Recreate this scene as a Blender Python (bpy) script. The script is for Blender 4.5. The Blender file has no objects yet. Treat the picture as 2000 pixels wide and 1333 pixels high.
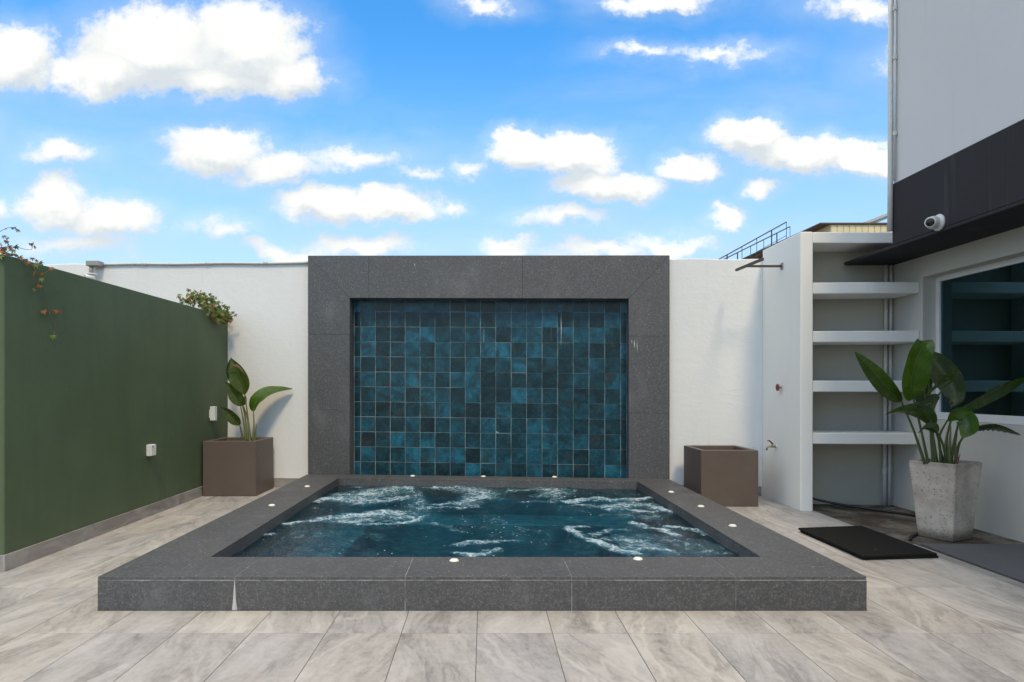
import bpy, bmesh, math, random
import numpy as np
from mathutils import Vector, Matrix, Euler
random.seed(7)
R = math.radians
S = bpy.context.scene
COL = S.collection

# ------------------------------------------------------------------ camera
F, H, VX, VY = 1280.0, 1.3, 946.0, 758.0           # focal length in photo pixels, eye height, vanishing point
cam = bpy.data.cameras.new('camera'); camo = bpy.data.objects.new('camera', cam); COL.objects.link(camo)
cam.sensor_width = 36; cam.lens = 36*F/2000
cam.shift_x = (1000-VX)/2000; cam.shift_y = (VY-666.5)/2000
cam.clip_end = 2000; cam.clip_start = .05
camo.location = (0, 0, H); camo.rotation_euler = (R(90), 0, 0)
S.camera = camo
S.render.resolution_x, S.render.resolution_y = 1024, 682

# ------------------------------------------------------------------ light
SUN_DIR = Vector((-.22, 1, -1.35)).normalized()      # the way the light travels
sun = bpy.data.lights.new('sun', 'SUN'); suno = bpy.data.objects.new('sun', sun); COL.objects.link(suno)
sun.energy = 2.0; sun.angle = R(9); sun.color = (1, .92, .80)
suno.rotation_euler = SUN_DIR.to_track_quat('-Z', 'Y').to_euler()
suno.location = (3, -6, 12)
SKY_STRENGTH = .15
S.view_settings.view_transform = 'Standard'; S.view_settings.look = 'None'
S.view_settings.exposure = -.25; S.view_settings.gamma = 1
S.view_settings.use_curve_mapping = False
S.view_settings.use_white_balance = True; S.view_settings.white_balance_temperature = 9300; S.view_settings.white_balance_tint = 10   # balanced for the skylit shade
S.cycles.max_bounces = 6; S.cycles.diffuse_bounces = 4; S.cycles.glossy_bounces = 3; S.cycles.transparent_max_bounces = 6
S.cycles.caustics_reflective = False; S.cycles.caustics_refractive = False
S.cycles.use_denoising = True
S.cycles.sample_clamp_indirect = 6

# ------------------------------------------------------------------ node helpers
class NT:
    def __init__(s, nt): s.nt = nt
    def n(s, typ, **kw):
        nd = s.nt.nodes.new('ShaderNode'+typ)
        ins = {}
        for k, v in kw.items():
            if k.startswith('i_'): ins[k[2:].replace('_', ' ')] = v
            elif k.startswith('n') and k[1:].isdigit(): ins[int(k[1:])] = v
            else: setattr(nd, k, v)
        for k, v in ins.items(): s.put(nd.inputs[k], v)
        return nd
    def put(s, sock, v):
        if isinstance(v, bpy.types.NodeSocket): s.nt.links.new(v, sock)
        else: sock.default_value = v
    def math(s, op, a, b=0.0, c=None, clamp=False):
        nd = s.n('Math', operation=op, use_clamp=clamp); s.put(nd.inputs[0], a); s.put(nd.inputs[1], b)
        if c is not None: s.put(nd.inputs[2], c)
        return nd.outputs[0]
    def vm(s, op, a, b=(0, 0, 0), out=0):
        nd = s.n('VectorMath', operation=op); s.put(nd.inputs[0], a); s.put(nd.inputs[1], b)
        return nd.outputs[out]
    def mix(s, f, a, b, blend='MIX'):
        nd = s.n('Mix', data_type='RGBA', blend_type=blend); s.put(nd.inputs[0], f); s.put(nd.inputs[6], a); s.put(nd.inputs[7], b)
        return nd.outputs[2]
    def ss(s, v, a, b, lo=0.0, hi=1.0):
        nd = s.n('MapRange', interpolation_type='SMOOTHSTEP'); s.put(nd.inputs[0], v)
        for i, q in ((1, a), (2, b), (3, lo), (4, hi)): s.put(nd.inputs[i], q)
        return nd.outputs[0]
    def noise(s, vec, scale, detail=4, rough=.55, dist=0.0, out=0):
        nd = s.n('TexNoise'); s.put(nd.inputs['Vector'], vec)
        nd.inputs['Scale'].default_value = scale; nd.inputs['Detail'].default_value = detail
        nd.inputs['Roughness'].default_value = rough; nd.inputs['Distortion'].default_value = dist
        return nd.outputs[out]
    def ramp(s, f, stops):
        nd = s.n('ValToRGB'); s.put(nd.inputs[0], f); cr = nd.color_ramp
        while len(cr.elements) > 1: cr.elements.remove(cr.elements[-1])
        cr.elements[0].position, cr.elements[0].color = stops[0][0], (*stops[0][1], 1)
        for p, c in stops[1:]:
            e = cr.elements.new(p); e.color = (*c, 1)
        return nd.outputs[0]
    def sep(s, v): return s.n('SeparateXYZ', n0=v).outputs
    def comb(s, x, y, z): return s.n('CombineXYZ', n0=x, n1=y, n2=z).outputs[0]
    def bump(s, h, strength=.3, dist=.01):
        nd = s.n('Bump'); nd.inputs['Strength'].default_value = strength; nd.inputs['Distance'].default_value = dist
        s.put(nd.inputs['Height'], h); return nd.outputs[0]

MATS = {}
def material(name, fn):
    m = bpy.data.materials.new(name); m.use_nodes = True; m.node_tree.nodes.clear()
    t = NT(m.node_tree); out = t.n('OutputMaterial')
    pos = t.n('NewGeometry').outputs['Position']
    b = t.n('BsdfPrincipled')
    sh = fn(t, b, pos)
    t.put(out.inputs[0], sh if sh is not None else b.outputs[0])
    MATS[name] = m
    return m
def c4(c): return (*c, 1)
def setb(t, b, color=None, rough=None, normal=None, spec=None, metal=None):
    if color is not None: t.put(b.inputs['Base Color'], color if isinstance(color, bpy.types.NodeSocket) else c4(color))
    if rough is not None: t.put(b.inputs['Roughness'], rough)
    if normal is not None: t.put(b.inputs['Normal'], normal)
    if spec is not None: t.put(b.inputs['Specular IOR Level'], spec)
    if metal is not None: t.put(b.inputs['Metallic'], metal)

# ------------------------------------------------------------------ world: clear blue sky with scattered cumulus
W = bpy.data.worlds.new('World'); S.world = W; W.use_nodes = True
W.node_tree.nodes.clear(); t = NT(W.node_tree)
sky = t.n('TexSky', sky_type='NISHITA'); sky.sun_disc = False
sky.sun_elevation = math.asin(-SUN_DIR.z); sky.sun_rotation = R(167.6)
sky.air_density = 1.0; sky.dust_density = .6; sky.ozone_density = 2.0
skyc = t.vm('MULTIPLY', sky.outputs[0], (.24, 1.72, 3.1))                # deep saturated blue, as the photograph is graded
d = t.n('TexCoord').outputs['Generated']
dx, dy, dz = t.sep(t.vm('NORMALIZE', d))
up = t.math('MAXIMUM', dz, .02)
ay = t.math('MAXIMUM', t.math('ABSOLUTE', dy), .08)
u = t.math('DIVIDE', dx, ay); v = t.math('DIVIDE', dz, ay)
uv = t.comb(u, v, t.math('SIGN', dy))
# billowy edges: displace the lookup by noise
nz1 = t.noise(t.vm('MULTIPLY', uv, (1, 1.35, 1)), 9, 7, .62, 0, 1)
w1 = t.n('VectorMath', operation='SCALE', n0=t.vm('SUBTRACT', nz1, (.5, .5, .5))); w1.inputs[3].default_value = .095
wuv = t.vm('ADD', uv, w1.outputs[0])
def blobs(lst, wuv):
    acc = None
    for (cx, cy, rx, ry, k) in lst:
        c = ((cx-VX)/F, (VY-cy)/F, 1)
        q = t.vm('MULTIPLY', t.vm('SUBTRACT', wuv, c), (F/rx, F/ry, 1))
        L = t.vm('LENGTH', q, out=1)
        val = t.math('MULTIPLY_ADD', L, -k, k)                   # k at the centre, 0 at the rim
        acc = val if acc is None else t.math('MAXIMUM', acc, val)
    return acc
CL = [(300,105,190,105,1),(480,90,150,110,1),(230,140,150,65,.9),(560,145,105,60,.9),(400,160,200,50,.8),(30,115,110,75,.8),(130,140,80,40,.6),
      (110,300,90,38,.5),(420,295,130,62,.9),(540,325,130,45,.7),(690,300,130,34,.42),(820,330,60,20,.36),
      (110,395,80,60,.75),(190,430,120,52,.75),(275,430,70,45,.6),(150,480,160,38,.42),(430,455,90,32,.38),(0,410,50,40,.5),
      (640,400,130,46,.95),(770,400,120,48,.85),(740,372,36,26,.7),(700,480,150,34,.55),(560,495,120,26,.5),(880,400,40,22,.36),
      (1010,300,80,44,1),(1120,305,110,50,1),(1190,362,125,46,1),(920,325,50,24,.4),
      (1100,432,110,30,.45),(1000,482,80,26,.6),(1180,490,160,26,.5),(1300,470,140,30,.42),
      (1470,268,90,58,1),(1560,305,140,52,1),(1690,310,100,40,.9),(1350,330,80,38,.8),(1485,373,48,22,.7),(1424,424,46,26,.7),
      (1290,0,120,34,.7),(950,5,70,28,.42),(1680,20,120,40,.4),(1250,108,70,20,.34),(1400,110,140,24,.33),(1900,120,220,80,.8),(2150,320,200,80,.9),(-150,250,160,70,.9),(-220,60,150,70,.8)]
bl = blobs(CL, wuv)
blu = blobs(CL, t.vm('ADD', wuv, (-.004, .030, 0)))                    # the same clouds looked up a little higher
front = t.ss(dy, .1, .3)
inside = t.math('MULTIPLY', front, t.ss(v, .8, .62))
gn = t.noise(t.vm('ADD', t.vm('MULTIPLY', t.vm('NORMALIZE', d), (2.6, 2.6, 5.2)), (1.4, 4.2, 2.6)), 1.0, 7, .60, .25)
gen = t.ss(gn, .43, .55)
hor = t.ss(dz, .50, .03, 0, .80)                                    # air thickens to the horizon
skyh = t.mix(hor, skyc, (4.6, 6.3, 8.6, 1))
CW, CG = (14.5, 15.6, 17.0, 1), (4.9, 6.3, 8.6, 1)                   # sunlit tops, shaded undersides
thin = t.ss(t.noise(t.vm('MULTIPLY', t.vm('NORMALIZE', d), (1, 1, 3.2)), 2.4, 5, .6, .4), .42, .8, 0, .32)       # thin high veil
sd = t.vm('DOT_PRODUCT', t.vm('NORMALIZE', d), tuple(-SUN_DIR), out=1)
glow = t.ss(sd, -.45, .75, .26, .95)                                  # clouds are brighter towards the sun
genc = t.mix(t.math('MULTIPLY', t.math('MAXIMUM', gen, thin), .96), skyh, t.mix(t.math('MULTIPLY', t.ss(gn, .44, .60), glow), CG, CW))
n1s = t.sep(nz1)
blf = t.math('ADD', bl, t.math('MULTIPLY', t.math('SUBTRACT', t.noise(uv, 42, 5, .68), .5), .55))
dens = t.math('MAXIMUM', t.math('MAXIMUM', t.ss(blf, -.06, .40), t.ss(bl, -.6, .35, 0, .26)), thin)
lit = t.math('SUBTRACT', bl, blu)                                     # positive on the upper, sunlit flanks
shade = t.ss(t.math('ADD', t.math('MULTIPLY_ADD', lit, 1.0, t.math('MULTIPLY', bl, .35)), t.math('MULTIPLY', t.math('SUBTRACT', n1s[1], .5), .9)), -.45, .75, -.1, .92)
cum = t.mix(t.math('MULTIPLY', dens, .96), skyh, t.mix(t.math('MULTIPLY', shade, glow), CG, CW))
bgA = t.n('Background', i_Color=genc, i_Strength=SKY_STRENGTH)
bgB = t.n('Background', i_Color=cum, i_Strength=SKY_STRENGTH)
t.put(t.n('OutputWorld').inputs[0], t.n('MixShader', n0=inside, n1=bgA.outputs[0], n2=bgB.outputs[0]).outputs[0])
W.cycles.sampling_method = 'MANUAL'; W.cycles.sample_map_resolution = 512

# ------------------------------------------------------------------ geometry helpers (all points are given in world metres)
def tag(o, label=None, cat=None, group=None, kind=None):
    if label: o['label'] = label
    if cat: o['category'] = cat
    if group: o['group'] = group
    if kind: o['kind'] = kind
    return o
def base_of(p):
    b = Vector((0, 0, 0))
    while p is not None: b = b + p.location; p = p.parent
    return b
def thing(name, loc, label, cat, group=None, kind=None):
    o = bpy.data.objects.new(name, None); COL.objects.link(o); o.location = loc; o.empty_display_size = .1
    return tag(o, label, cat, group, kind)
def link(name, me, parent=None, loc=(0, 0, 0), rot=None):
    o = bpy.data.objects.new(name, me); COL.objects.link(o); o.parent = parent; o.location = loc
    if rot: o.rotation_euler = rot
    return o
def mesh(name, verts, faces, mat, parent=None, smooth=False, bevel=0, uvs=None):
    b = base_of(parent)
    me = bpy.data.meshes.new(name)
    me.from_pydata([tuple(Vector(p)-b) for p in verts], [], faces)
    bm = bmesh.new(); bm.from_mesh(me)
    bmesh.ops.recalc_face_normals(bm, faces=bm.faces)
    if bevel: bmesh.ops.bevel(bm, geom=bm.edges[:], offset=bevel, segments=1, affect='EDGES', profile=.5, clamp_overlap=True)
    bm.to_mesh(me); bm.free()
    if smooth:
        for p in me.polygons: p.use_smooth = True
    me.materials.append(MATS[mat])
    return link(name, me, parent)
class MB:
    def __init__(s): s.v = []; s.f = []
    def add(s, vs, fs):
        o = len(s.v); s.v += [tuple(p) for p in vs]; s.f += [tuple(i+o for i in f) for f in fs]
        return s
    def box(s, x0, x1, y0, y1, z0, z1):
        return s.add([(x0,y0,z0),(x1,y0,z0),(x1,y1,z0),(x0,y1,z0),(x0,y0,z1),(x1,y0,z1),(x1,y1,z1),(x0,y1,z1)],
                     [(0,3,2,1),(4,5,6,7),(0,1,5,4),(1,2,6,5),(2,3,7,6),(3,0,4,7)])
    def prism(s, poly, z0, z1):
        n = len(poly)
        return s.add([(x,y,z0) for x,y in poly]+[(x,y,z1) for x,y in poly],
                     [tuple(range(n))[::-1], tuple(range(n, 2*n))]+[(i,(i+1)%n,n+(i+1)%n,n+i) for i in range(n)])
    def hexa(s, a, b): # two quads of points
        return s.add(list(a)+list(b), [(0,1,2,3),(7,6,5,4),(0,4,5,1),(1,5,6,2),(2,6,7,3),(3,7,4,0)])
    def tube(s, pts, rad, seg=8, cap=True):
        pts = [Vector(p) for p in pts]; n = len(pts)
        if not hasattr(rad, '__len__'): rad = [rad]*n
        o = len(s.v); prev = None
        for i, p in enumerate(pts):
            tg = (pts[min(i+1, n-1)]-pts[max(i-1, 0)]).normalized()
            if prev is None:
                a = tg.cross(Vector((0, 0, 1)))
                if a.length < .05: a = tg.cross(Vector((0, 1, 0)))
                a.normalize()
            else:
                a = prev - tg*prev.dot(tg)
                a = a.normalized()
            prev = a; b = tg.cross(a)
            for k in range(seg):
                th = 2*math.pi*k/seg
                s.v.append(tuple(p+(a*math.cos(th)+b*math.sin(th))*rad[i]))
        for i in range(n-1):
            for k in range(seg):
                s.f.append((o+i*seg+k, o+i*seg+(k+1)%seg, o+(i+1)*seg+(k+1)%seg, o+(i+1)*seg+k))
        if cap:
            s.f.append(tuple(o+k for k in range(seg))[::-1]); s.f.append(tuple(o+(n-1)*seg+k for k in range(seg)))
        return s
    def lathe(s, prof, origin, axis, seg=20):   # prof: (radius, distance along the axis)
        ax = Vector(axis).normalized(); O = Vector(origin)
        return s.tube([O+ax*h for r, h in prof], [max(r, 1e-4) for r, h in prof], seg)
    def build(s, name, mat, parent=None, smooth=False, bevel=0): return mesh(name, s.v, s.f, mat, parent, smooth, bevel)
def fix_tube_axis(): pass
def box(name, x0, x1, y0, y1, z0, z1, mat, parent=None, bevel=0): return MB().box(x0,x1,y0,y1,z0,z1).build(name, mat, parent, bevel=bevel)
def P(px, py, Y): return Vector(((px-VX)/F*Y, Y, H-(py-VY)/F*Y))       # a photo pixel at depth Y
def PX(px, py, X): Y = X*F/(px-VX); return P(px, py, Y)                # a photo pixel on the plane x = X
def smooth_curve(pts, n=6):
    pts = [Vector(p) for p in pts]; out = []
    for i in range(len(pts)-1):
        p0 = pts[max(i-1, 0)]; p1 = pts[i]; p2 = pts[i+1]; p3 = pts[min(i+2, len(pts)-1)]
        for k in range(n):
            s = k/n
            out.append(.5*((2*p1)+(p2-p0)*s+(2*p0-5*p1+4*p2-p3)*s*s+(3*p1-p0-3*p2+p3)*s**3))
    out.append(pts[-1]); return out
def vnoise(x, y, seed=0):
    xi = np.floor(x).astype(np.int64); yi = np.floor(y).astype(np.int64); fx = x-xi; fy = y-yi
    def h(a, b):
        n = (a*374761393 + b*668265263 + seed*1442695041) & 0xffffffff
        n = ((n ^ (n >> 13))*1274126177) & 0xffffffff
        return ((n ^ (n >> 16)) & 0xffff)/65535.0
    sx = fx*fx*(3-2*fx); sy = fy*fy*(3-2*fy)
    return (h(xi,yi)*(1-sx)+h(xi+1,yi)*sx)*(1-sy)+(h(xi,yi+1)*(1-sx)+h(xi+1,yi+1)*sx)*sy
def fbm(x, y, o=4, seed=0):
    r = 0; a = .5; tot = 0
    for i in range(o):
        r = r+a*vnoise(x*2**i, y*2**i, seed+i*17); tot += a; a *= .5
    return r/tot

# ------------------------------------------------------------------ materials
def _stucco(c, amt=.35, dirt=.12):
    def fn(t, b, p):
        n1 = t.noise(p, 1.2, 5, .6); n2 = t.noise(p, 14, 6, .65); n3 = t.noise(p, 90, 3, .6)
        col = t.mix(t.ss(n1, .35, .75, 0, dirt), c4(c), c4([q*.72 for q in c]))
        col = t.mix(t.ss(n2, .55, .8, 0, dirt*.8), col, c4([q*.8 for q in c]))
        # damp and dirt rising from the foot, and runs below the top
        z = t.sep(p)[2]
        runs = t.noise(t.vm('MULTIPLY', p, (9, 9, .5)), 1.0, 5, .6)
        col = t.mix(t.math('MULTIPLY', t.ss(runs, .55, .8), .10), col, (.33, .31, .27, 1))
        h = t.math('ADD', t.math('MULTIPLY', n2, .8), t.math('MULTIPLY', n3, .35))
        h = t.math('ADD', h, t.math('MULTIPLY', t.noise(t.vm('MULTIPLY', p, (2.2, 2.2, 13)), 1, 5, .6, 1.2), .35))
        if amt > .3: h = t.math('ADD', h, t.math('MULTIPLY', _cracks(t, p), .22))
        setb(t, b, col, .85, t.bump(h, amt, .012), .25)
    return fn
def _cracks(t, p):
    w = t.vm('ADD', p, t.vm('MULTIPLY', t.noise(p, 2.5, 4, .6, 0, 1), (.5, .5, .25)))
    r = t.math('ABSOLUTE', t.math('SUBTRACT', t.noise(t.vm('MULTIPLY', w, (.8, .8, 2.6)), 1.0, 4, .5), .5))
    return t.math('MULTIPLY', t.ss(r, .012, .0), t.ss(t.noise(p, .9, 2), .48, .60))
material('white_stucco', _stucco((.78, .78, .765), .34, .12))
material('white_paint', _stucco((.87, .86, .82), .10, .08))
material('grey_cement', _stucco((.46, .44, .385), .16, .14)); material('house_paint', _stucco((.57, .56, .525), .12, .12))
material('grey_paint', _stucco((.68, .67, .68), .16, .10))
material('dark_band_paint', _stucco((.034, .031, .036), .14, .3))
def _green(t, b, p):
    n1 = t.noise(p, .9, 6, .62); n2 = t.noise(t.vm('MULTIPLY', p, (5, 5, .5)), 1, 6, .65); n3 = t.noise(p, 30, 5, .7)
    col = t.mix(t.ss(n1, .34, .68), (.070, .106, .054, 1), (.086, .126, .067, 1))
    col = t.mix(t.ss(n2, .45, .75, 0, .28), col, (.050, .074, .044, 1))
    col = t.mix(t.ss(n3, .62, .78, 0, .35), col, (.12, .155, .10, 1))
    z = t.sep(p)[2]
    splash = t.math('MULTIPLY', t.ss(t.math('ADD', z, t.math('MULTIPLY', t.noise(p, 6, 5, .7), .35)), .50, .22), .16)
    col = t.mix(splash, col, (.17, .165, .13, 1))
    h = t.math('ADD', t.noise(p, 16, 5, .6), t.math('MULTIPLY', t.noise(p, 110, 3), .4))
    setb(t, b, col, .62, t.bump(h, .22, .012), .35)
material('green_paint', _green)
def _granite(t, b, p):
    oi = t.n('ObjectInfo').outputs['Random']
    n1 = t.noise(p, 3.0, 5, .6); n2 = t.noise(p, 130, 3, .75); n3 = t.noise(p, 48, 4, .7)
    base = t.mix(t.ss(n1, .3, .7), (.044, .044, .047, 1), (.066, .065, .070, 1))
    base = t.mix(t.math('MULTIPLY', oi, .35), base, (.085, .084, .088, 1))
    base = t.mix(t.ss(n3, .42, .66, 0, .8), base, (.118, .118, .123, 1))
    base = t.mix(t.ss(n2, .40, .58, .75, 0), base, (.022, .022, .024, 1))
    vo = t.n('TexVoronoi', feature='F1', i_Vector=t.vm('MULTIPLY', p, (1, 1, 1.3)), i_Scale=62.0)
    rnd = t.sep(vo.outputs['Color'])
    speck = t.math('MULTIPLY', t.ss(vo.outputs['Distance'], .42, .12), t.math('GREATER_THAN', rnd[0], .77))
    base = t.mix(t.math('MULTIPLY', t.math('MULTIPLY', speck, rnd[1]), .8), base, (.36, .36, .355, 1))
    lime = t.ss(t.noise(t.vm('MULTIPLY', p, (2.2, 2.2, 1.4)), 1, 6, .66), .52, .76, 0, .22)
    base = t.mix(lime, base, (.24, .24, .245, 1))
    setb(t, b, base, t.ss(n1, .2, .8, .55, .70), t.bump(n2, .12, .003), 1.0)
material('granite', _granite)
def _joint(t, b, p):
    n = t.noise(p, 9, 4, .6)
    setb(t, b, t.mix(t.ss(n, .35, .7), (.16, .16, .16, 1), (.42, .42, .41, 1)), .8)
material('pale_joint', _joint)
def _tilejoint(t, b, p):
    n = t.noise(p, 3.5, 5, .65)
    setb(t, b, t.mix(t.ss(n, .36, .60), (.06, .12, .14, 1), (.21, .29, .31, 1)), .7)
material('tile_grout', _tilejoint)
def _limescale(t, b, p):
    n = t.noise(t.vm('MULTIPLY', p, (90, 90, 14)), 1, 4, .6)
    setb(t, b, t.mix(n, (.25, .26, .26, 1), (.66, .66, .65, 1)), .85)
material('limescale', _limescale)
def _walltile(t, b, p):
    oi = t.n('ObjectInfo').outputs['Random']
    sh = t.n('VectorMath', operation='SCALE', n0=(17.3, 31.7, 23.1)); t.put(sh.inputs[3], oi)
    q = t.vm('ADD', p, sh.outputs[0])
    wn = t.n('TexWhiteNoise', noise_dimensions='1D'); t.put(wn.inputs['W'], t.math('MULTIPLY', oi, 991.0))
    r2 = wn.outputs['Value']
    n1 = t.noise(q, 6, 5, .62, .5); n2 = t.noise(q, 24, 5, .68); n3 = t.noise(q, 5, 4, .6, .8)
    f = t.math('ADD', t.math('MULTIPLY_ADD', r2, .52, .10), t.math('MULTIPLY', t.math('SUBTRACT', n1, .5), 1.5))
    f = t.math('ADD', f, t.math('MULTIPLY', t.math('SUBTRACT', n2, .5), .25))
    col = t.ramp(f, [(0.0, (.004, .020, .027)), (.25, (.004, .036, .050)), (.5, (.004, .064, .094)), (.72, (.002, .112, .170)), (1.0, (.008, .175, .250))])
    col = t.mix(t.ss(n3, .56, .70, 0, .8), col, (.030, .036, .032, 1))
    col = t.mix(t.ss(t.noise(q, 8, 4, .6, .5), .66, .74, 0, .75), col, (.045, .028, .016, 1))
    run = t.ss(t.noise(t.vm('MULTIPLY', p, (26, 26, 1.3)), 1, 5, .6), .66, .80, 0, .22)
    col = t.mix(run, col, (.30, .40, .42, 1))
    spk = t.n('TexVoronoi', feature='F1', i_Vector=p, i_Scale=7.0)
    dots = t.math('MULTIPLY', t.ss(spk.outputs['Distance'], .055, .03), t.math('GREATER_THAN', t.sep(spk.outputs['Color'])[0], .93))
    col = t.mix(dots, col, (.75, .78, .76, 1))
    setb(t, b, col, t.ss(n2, .3, .8, .18, .36), t.bump(t.math('ADD', n2, n1), .12, .006), .28)
material('teal_tile', _walltile)
def _floortile(t, b, p):
    oi = t.n('ObjectInfo').outputs['Random']
    wn = t.n('TexWhiteNoise', noise_dimensions='1D'); t.put(wn.inputs['W'], t.math('MULTIPLY', oi, 733.0))
    r3 = wn.outputs['Color']; rs = t.sep(r3)
    q = t.vm('ADD', p, t.vm('MULTIPLY', r3, (37, 53, 11)))
    ang = t.math('MULTIPLY_ADD', rs[1], .7, -.38)
    vr = t.n('VectorRotate', rotation_type='Z_AXIS'); t.put(vr.inputs['Vector'], q); t.put(vr.inputs['Angle'], ang)
    q = vr.outputs[0]
    wq = t.vm('ADD', q, t.vm('MULTIPLY', t.noise(q, 2.6, 4, .6, 0, 1), (.13, .22, 0)))
    st = t.noise(t.vm('MULTIPLY', wq, (5.2, 1.15, 1)), 1.0, 8, .70, .15)
    fine = t.noise(t.vm('MULTIPLY', wq, (46, 14, 1)), 1.0, 5, .72)
    cl = t.noise(q, 3.2, 5, .6)
    col = t.ramp(t.math('ADD', st, t.math('ADD', t.math('MULTIPLY', t.math('SUBTRACT', fine, .5), .30), t.math('MULTIPLY', t.math('SUBTRACT', t.noise(q, 22, 6, .75), .5), .34))),
                 [(.30, (.235, .224, .217)), (.44, (.382, .367, .355)), (.56, (.470, .454, .440)), (.75, (.56, .546, .532))])
    col = t.mix(t.ss(cl, .50, .72, 0, .45), col, (.43, .385, .35, 1))
    ridge = t.math('ABSOLUTE', t.math('SUBTRACT', t.noise(t.vm('MULTIPLY', wq, (3.2, .55, 1)), 1.0, 5, .55, .4), .5))
    vein = t.math('MULTIPLY', t.ss(ridge, .020, .002), t.ss(t.noise(q, 1.7, 3), .40, .60))
    col = t.mix(t.math('MULTIPLY', vein, .4), col, (.17, .155, .145, 1))
    pale = t.ss(t.math('ABSOLUTE', t.math('SUBTRACT', t.noise(t.vm('MULTIPLY', wq, (2.4, .5, 1)), 1.0, 4, .55, .4), .56)), .03, .0)
    col = t.mix(t.math('MULTIPLY', pale, .5), col, (.60, .58, .555, 1))
    tint = t.mix(rs[2], (.90, .89, .90, 1), (1.06, 1.015, .96, 1))
    col = t.mix(1.0, col, tint, 'MULTIPLY')
    dirt = t.ss(t.noise(p, 1.4, 6, .65), .56, .78, 0, .2)
    col = t.mix(dirt, col, (.25, .235, .215, 1))
    setb(t, b, col, t.ss(cl, .3, .8, .42, .6), t.bump(t.math('ADD', st, t.math('MULTIPLY', fine, .4)), .10, .004), .4)
material('floor_stone', _floortile)
def _skirt(t, b, p):
    oi = t.n('ObjectInfo').outputs['Random']
    sh = t.n('VectorMath', operation='SCALE', n0=(17.3, 31.7, 23.1)); t.put(sh.inputs[3], oi)
    q = t.vm('ADD', p, sh.outputs[0])
    st = t.noise(t.vm('MULTIPLY', q, (2.0, 2.0, 8)), 1.0, 7, .65, 1.2)
    col = t.ramp(st, [(.3, (.19, .17, .155)), (.5, (.30, .275, .255)), (.72, (.40, .375, .35))])
    setb(t, b, col, .55, t.bump(st, .1, .004), .4)
material('skirting_stone', _skirt)
def _floorjoint(t, b, p): setb(t, b, t.mix(t.noise(p, 5, 4), (.10, .094, .086, 1), (.19, .178, .163, 1)), .9)
material('floor_joint', _floorjoint)
def _plastic_brown(t, b, p):
    n = t.noise(p, 5, 4); n2 = t.noise(p, 160, 3)
    col = t.mix(n, (.110, .082, .068, 1), (.128, .097, .082, 1))
    dust = t.ss(t.noise(p, 3, 6, .65), .5, .8, 0, .22)
    col = t.mix(dust, col, (.19, .16, .135, 1))
    setb(t, b, col, .5, t.bump(n2, .05, .002), .35)
material('brown_planter', _plastic_brown)
def _soil(t, b, p):
    n = t.noise(p, 60, 5, .7); setb(t, b, t.mix(n, (.018, .013, .009, 1), (.07, .052, .038, 1)), .95, t.bump(n, .8, .02))
material('soil', _soil)
def _concrete_pot(t, b, p):
    n1 = t.noise(p, 4, 5, .6); n2 = t.noise(p, 50, 5, .65); vo = t.n('TexVoronoi', feature='F1', i_Vector=t.vm('MULTIPLY', p, (1, 1, 1.9)), i_Scale=42.0)
    col = t.mix(t.ss(n1, .35, .7), (.44, .365, .31, 1), (.64, .55, .48, 1))
    pit = t.math('MULTIPLY', t.ss(vo.outputs['Distance'], .36, .22), t.math('GREATER_THAN', t.sep(vo.outputs['Color'])[0], .60))
    pit = t.math('MULTIPLY', pit, t.ss(n2, .36, .52))
    col = t.mix(t.math('MULTIPLY', pit, .6), col, (.085, .075, .062, 1))
    z = t.sep(p)[2]
    low = t.math('MULTIPLY', t.ss(t.math('ADD', z, t.math('MULTIPLY', n2, .10)), .16, .06), .8)
    col = t.mix(low, col, (.075, .065, .045, 1))
    edge = t.math('MULTIPLY', t.ss(t.math('ADD', z, t.math('MULTIPLY', t.noise(p, 14, 4), .10)), .66, .72), .45)
    col = t.mix(edge, col, (.16, .13, .095, 1))
    h = t.math('SUBTRACT', t.math('MULTIPLY', n2, .5), pit)
    setb(t, b, col, .9, t.bump(h, .7, .008), .2)
material('pitted_concrete', _concrete_pot)
def _yard(t, b, p):
    n1 = t.noise(p, 2.2, 6, .65, .4); n2 = t.noise(p, 26, 6, .7)
    col = t.mix(t.ss(n1, .40, .62), (.075, .056, .042, 1), (.235, .205, .175, 1))
    col = t.mix(t.ss(n2, .45, .7, 0, .6), col, (.060, .046, .036, 1))
    setb(t, b, col, .9, t.bump(n2, .6, .02), .25)
material('stained_concrete', _yard)
def _ground(t, b, p):
    n1 = t.noise(p, .35, 6, .65); setb(t, b, t.mix(n1, (.12, .11, .09, 1), (.26, .24, .20, 1)), .95)
material('earth', _ground)
def _slab(t, b, p):
    n1 = t.noise(p, 3, 5, .6); n2 = t.noise(p, 240, 3, .6)
    col = t.mix(n1, (.075, .075, .082, 1), (.12, .12, .128, 1)); col = t.mix(t.ss(n2, .55, .75, 0, .5), col, (.2, .2, .21, 1))
    setb(t, b, col, .8, t.bump(n2, .3, .003))
material('grey_slate', _slab)
def _rubber(t, b, p):
    n2 = t.noise(p, 220, 3, .6); vo = t.n('TexVoronoi', feature='F1', i_Vector=p, i_Scale=16.0)
    dot = t.math('MULTIPLY', t.ss(vo.outputs['Distance'], .10, .05), t.math('GREATER_THAN', t.sep(vo.outputs['Color'])[1], .84))
    col = t.mix(n2, (.009, .009, .009, 1), (.022, .021, .020, 1)); col = t.mix(dot, col, (.35, .33, .28, 1))
    setb(t, b, col, .9, t.bump(n2, .8, .006), .12)
material('black_rubber', _rubber)
def plain(name, c, rough=.5, metal=0, spec=.5, var=.15, sc=20):
    def fn(t, b, p):
        n = t.noise(p, sc, 4, .6)
        setb(t, b, t.mix(n, c4([q*(1-var) for q in c]), c4([min(q*(1+var), 1) for q in c])), rough, None, spec, metal)
    material(name, fn)
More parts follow.
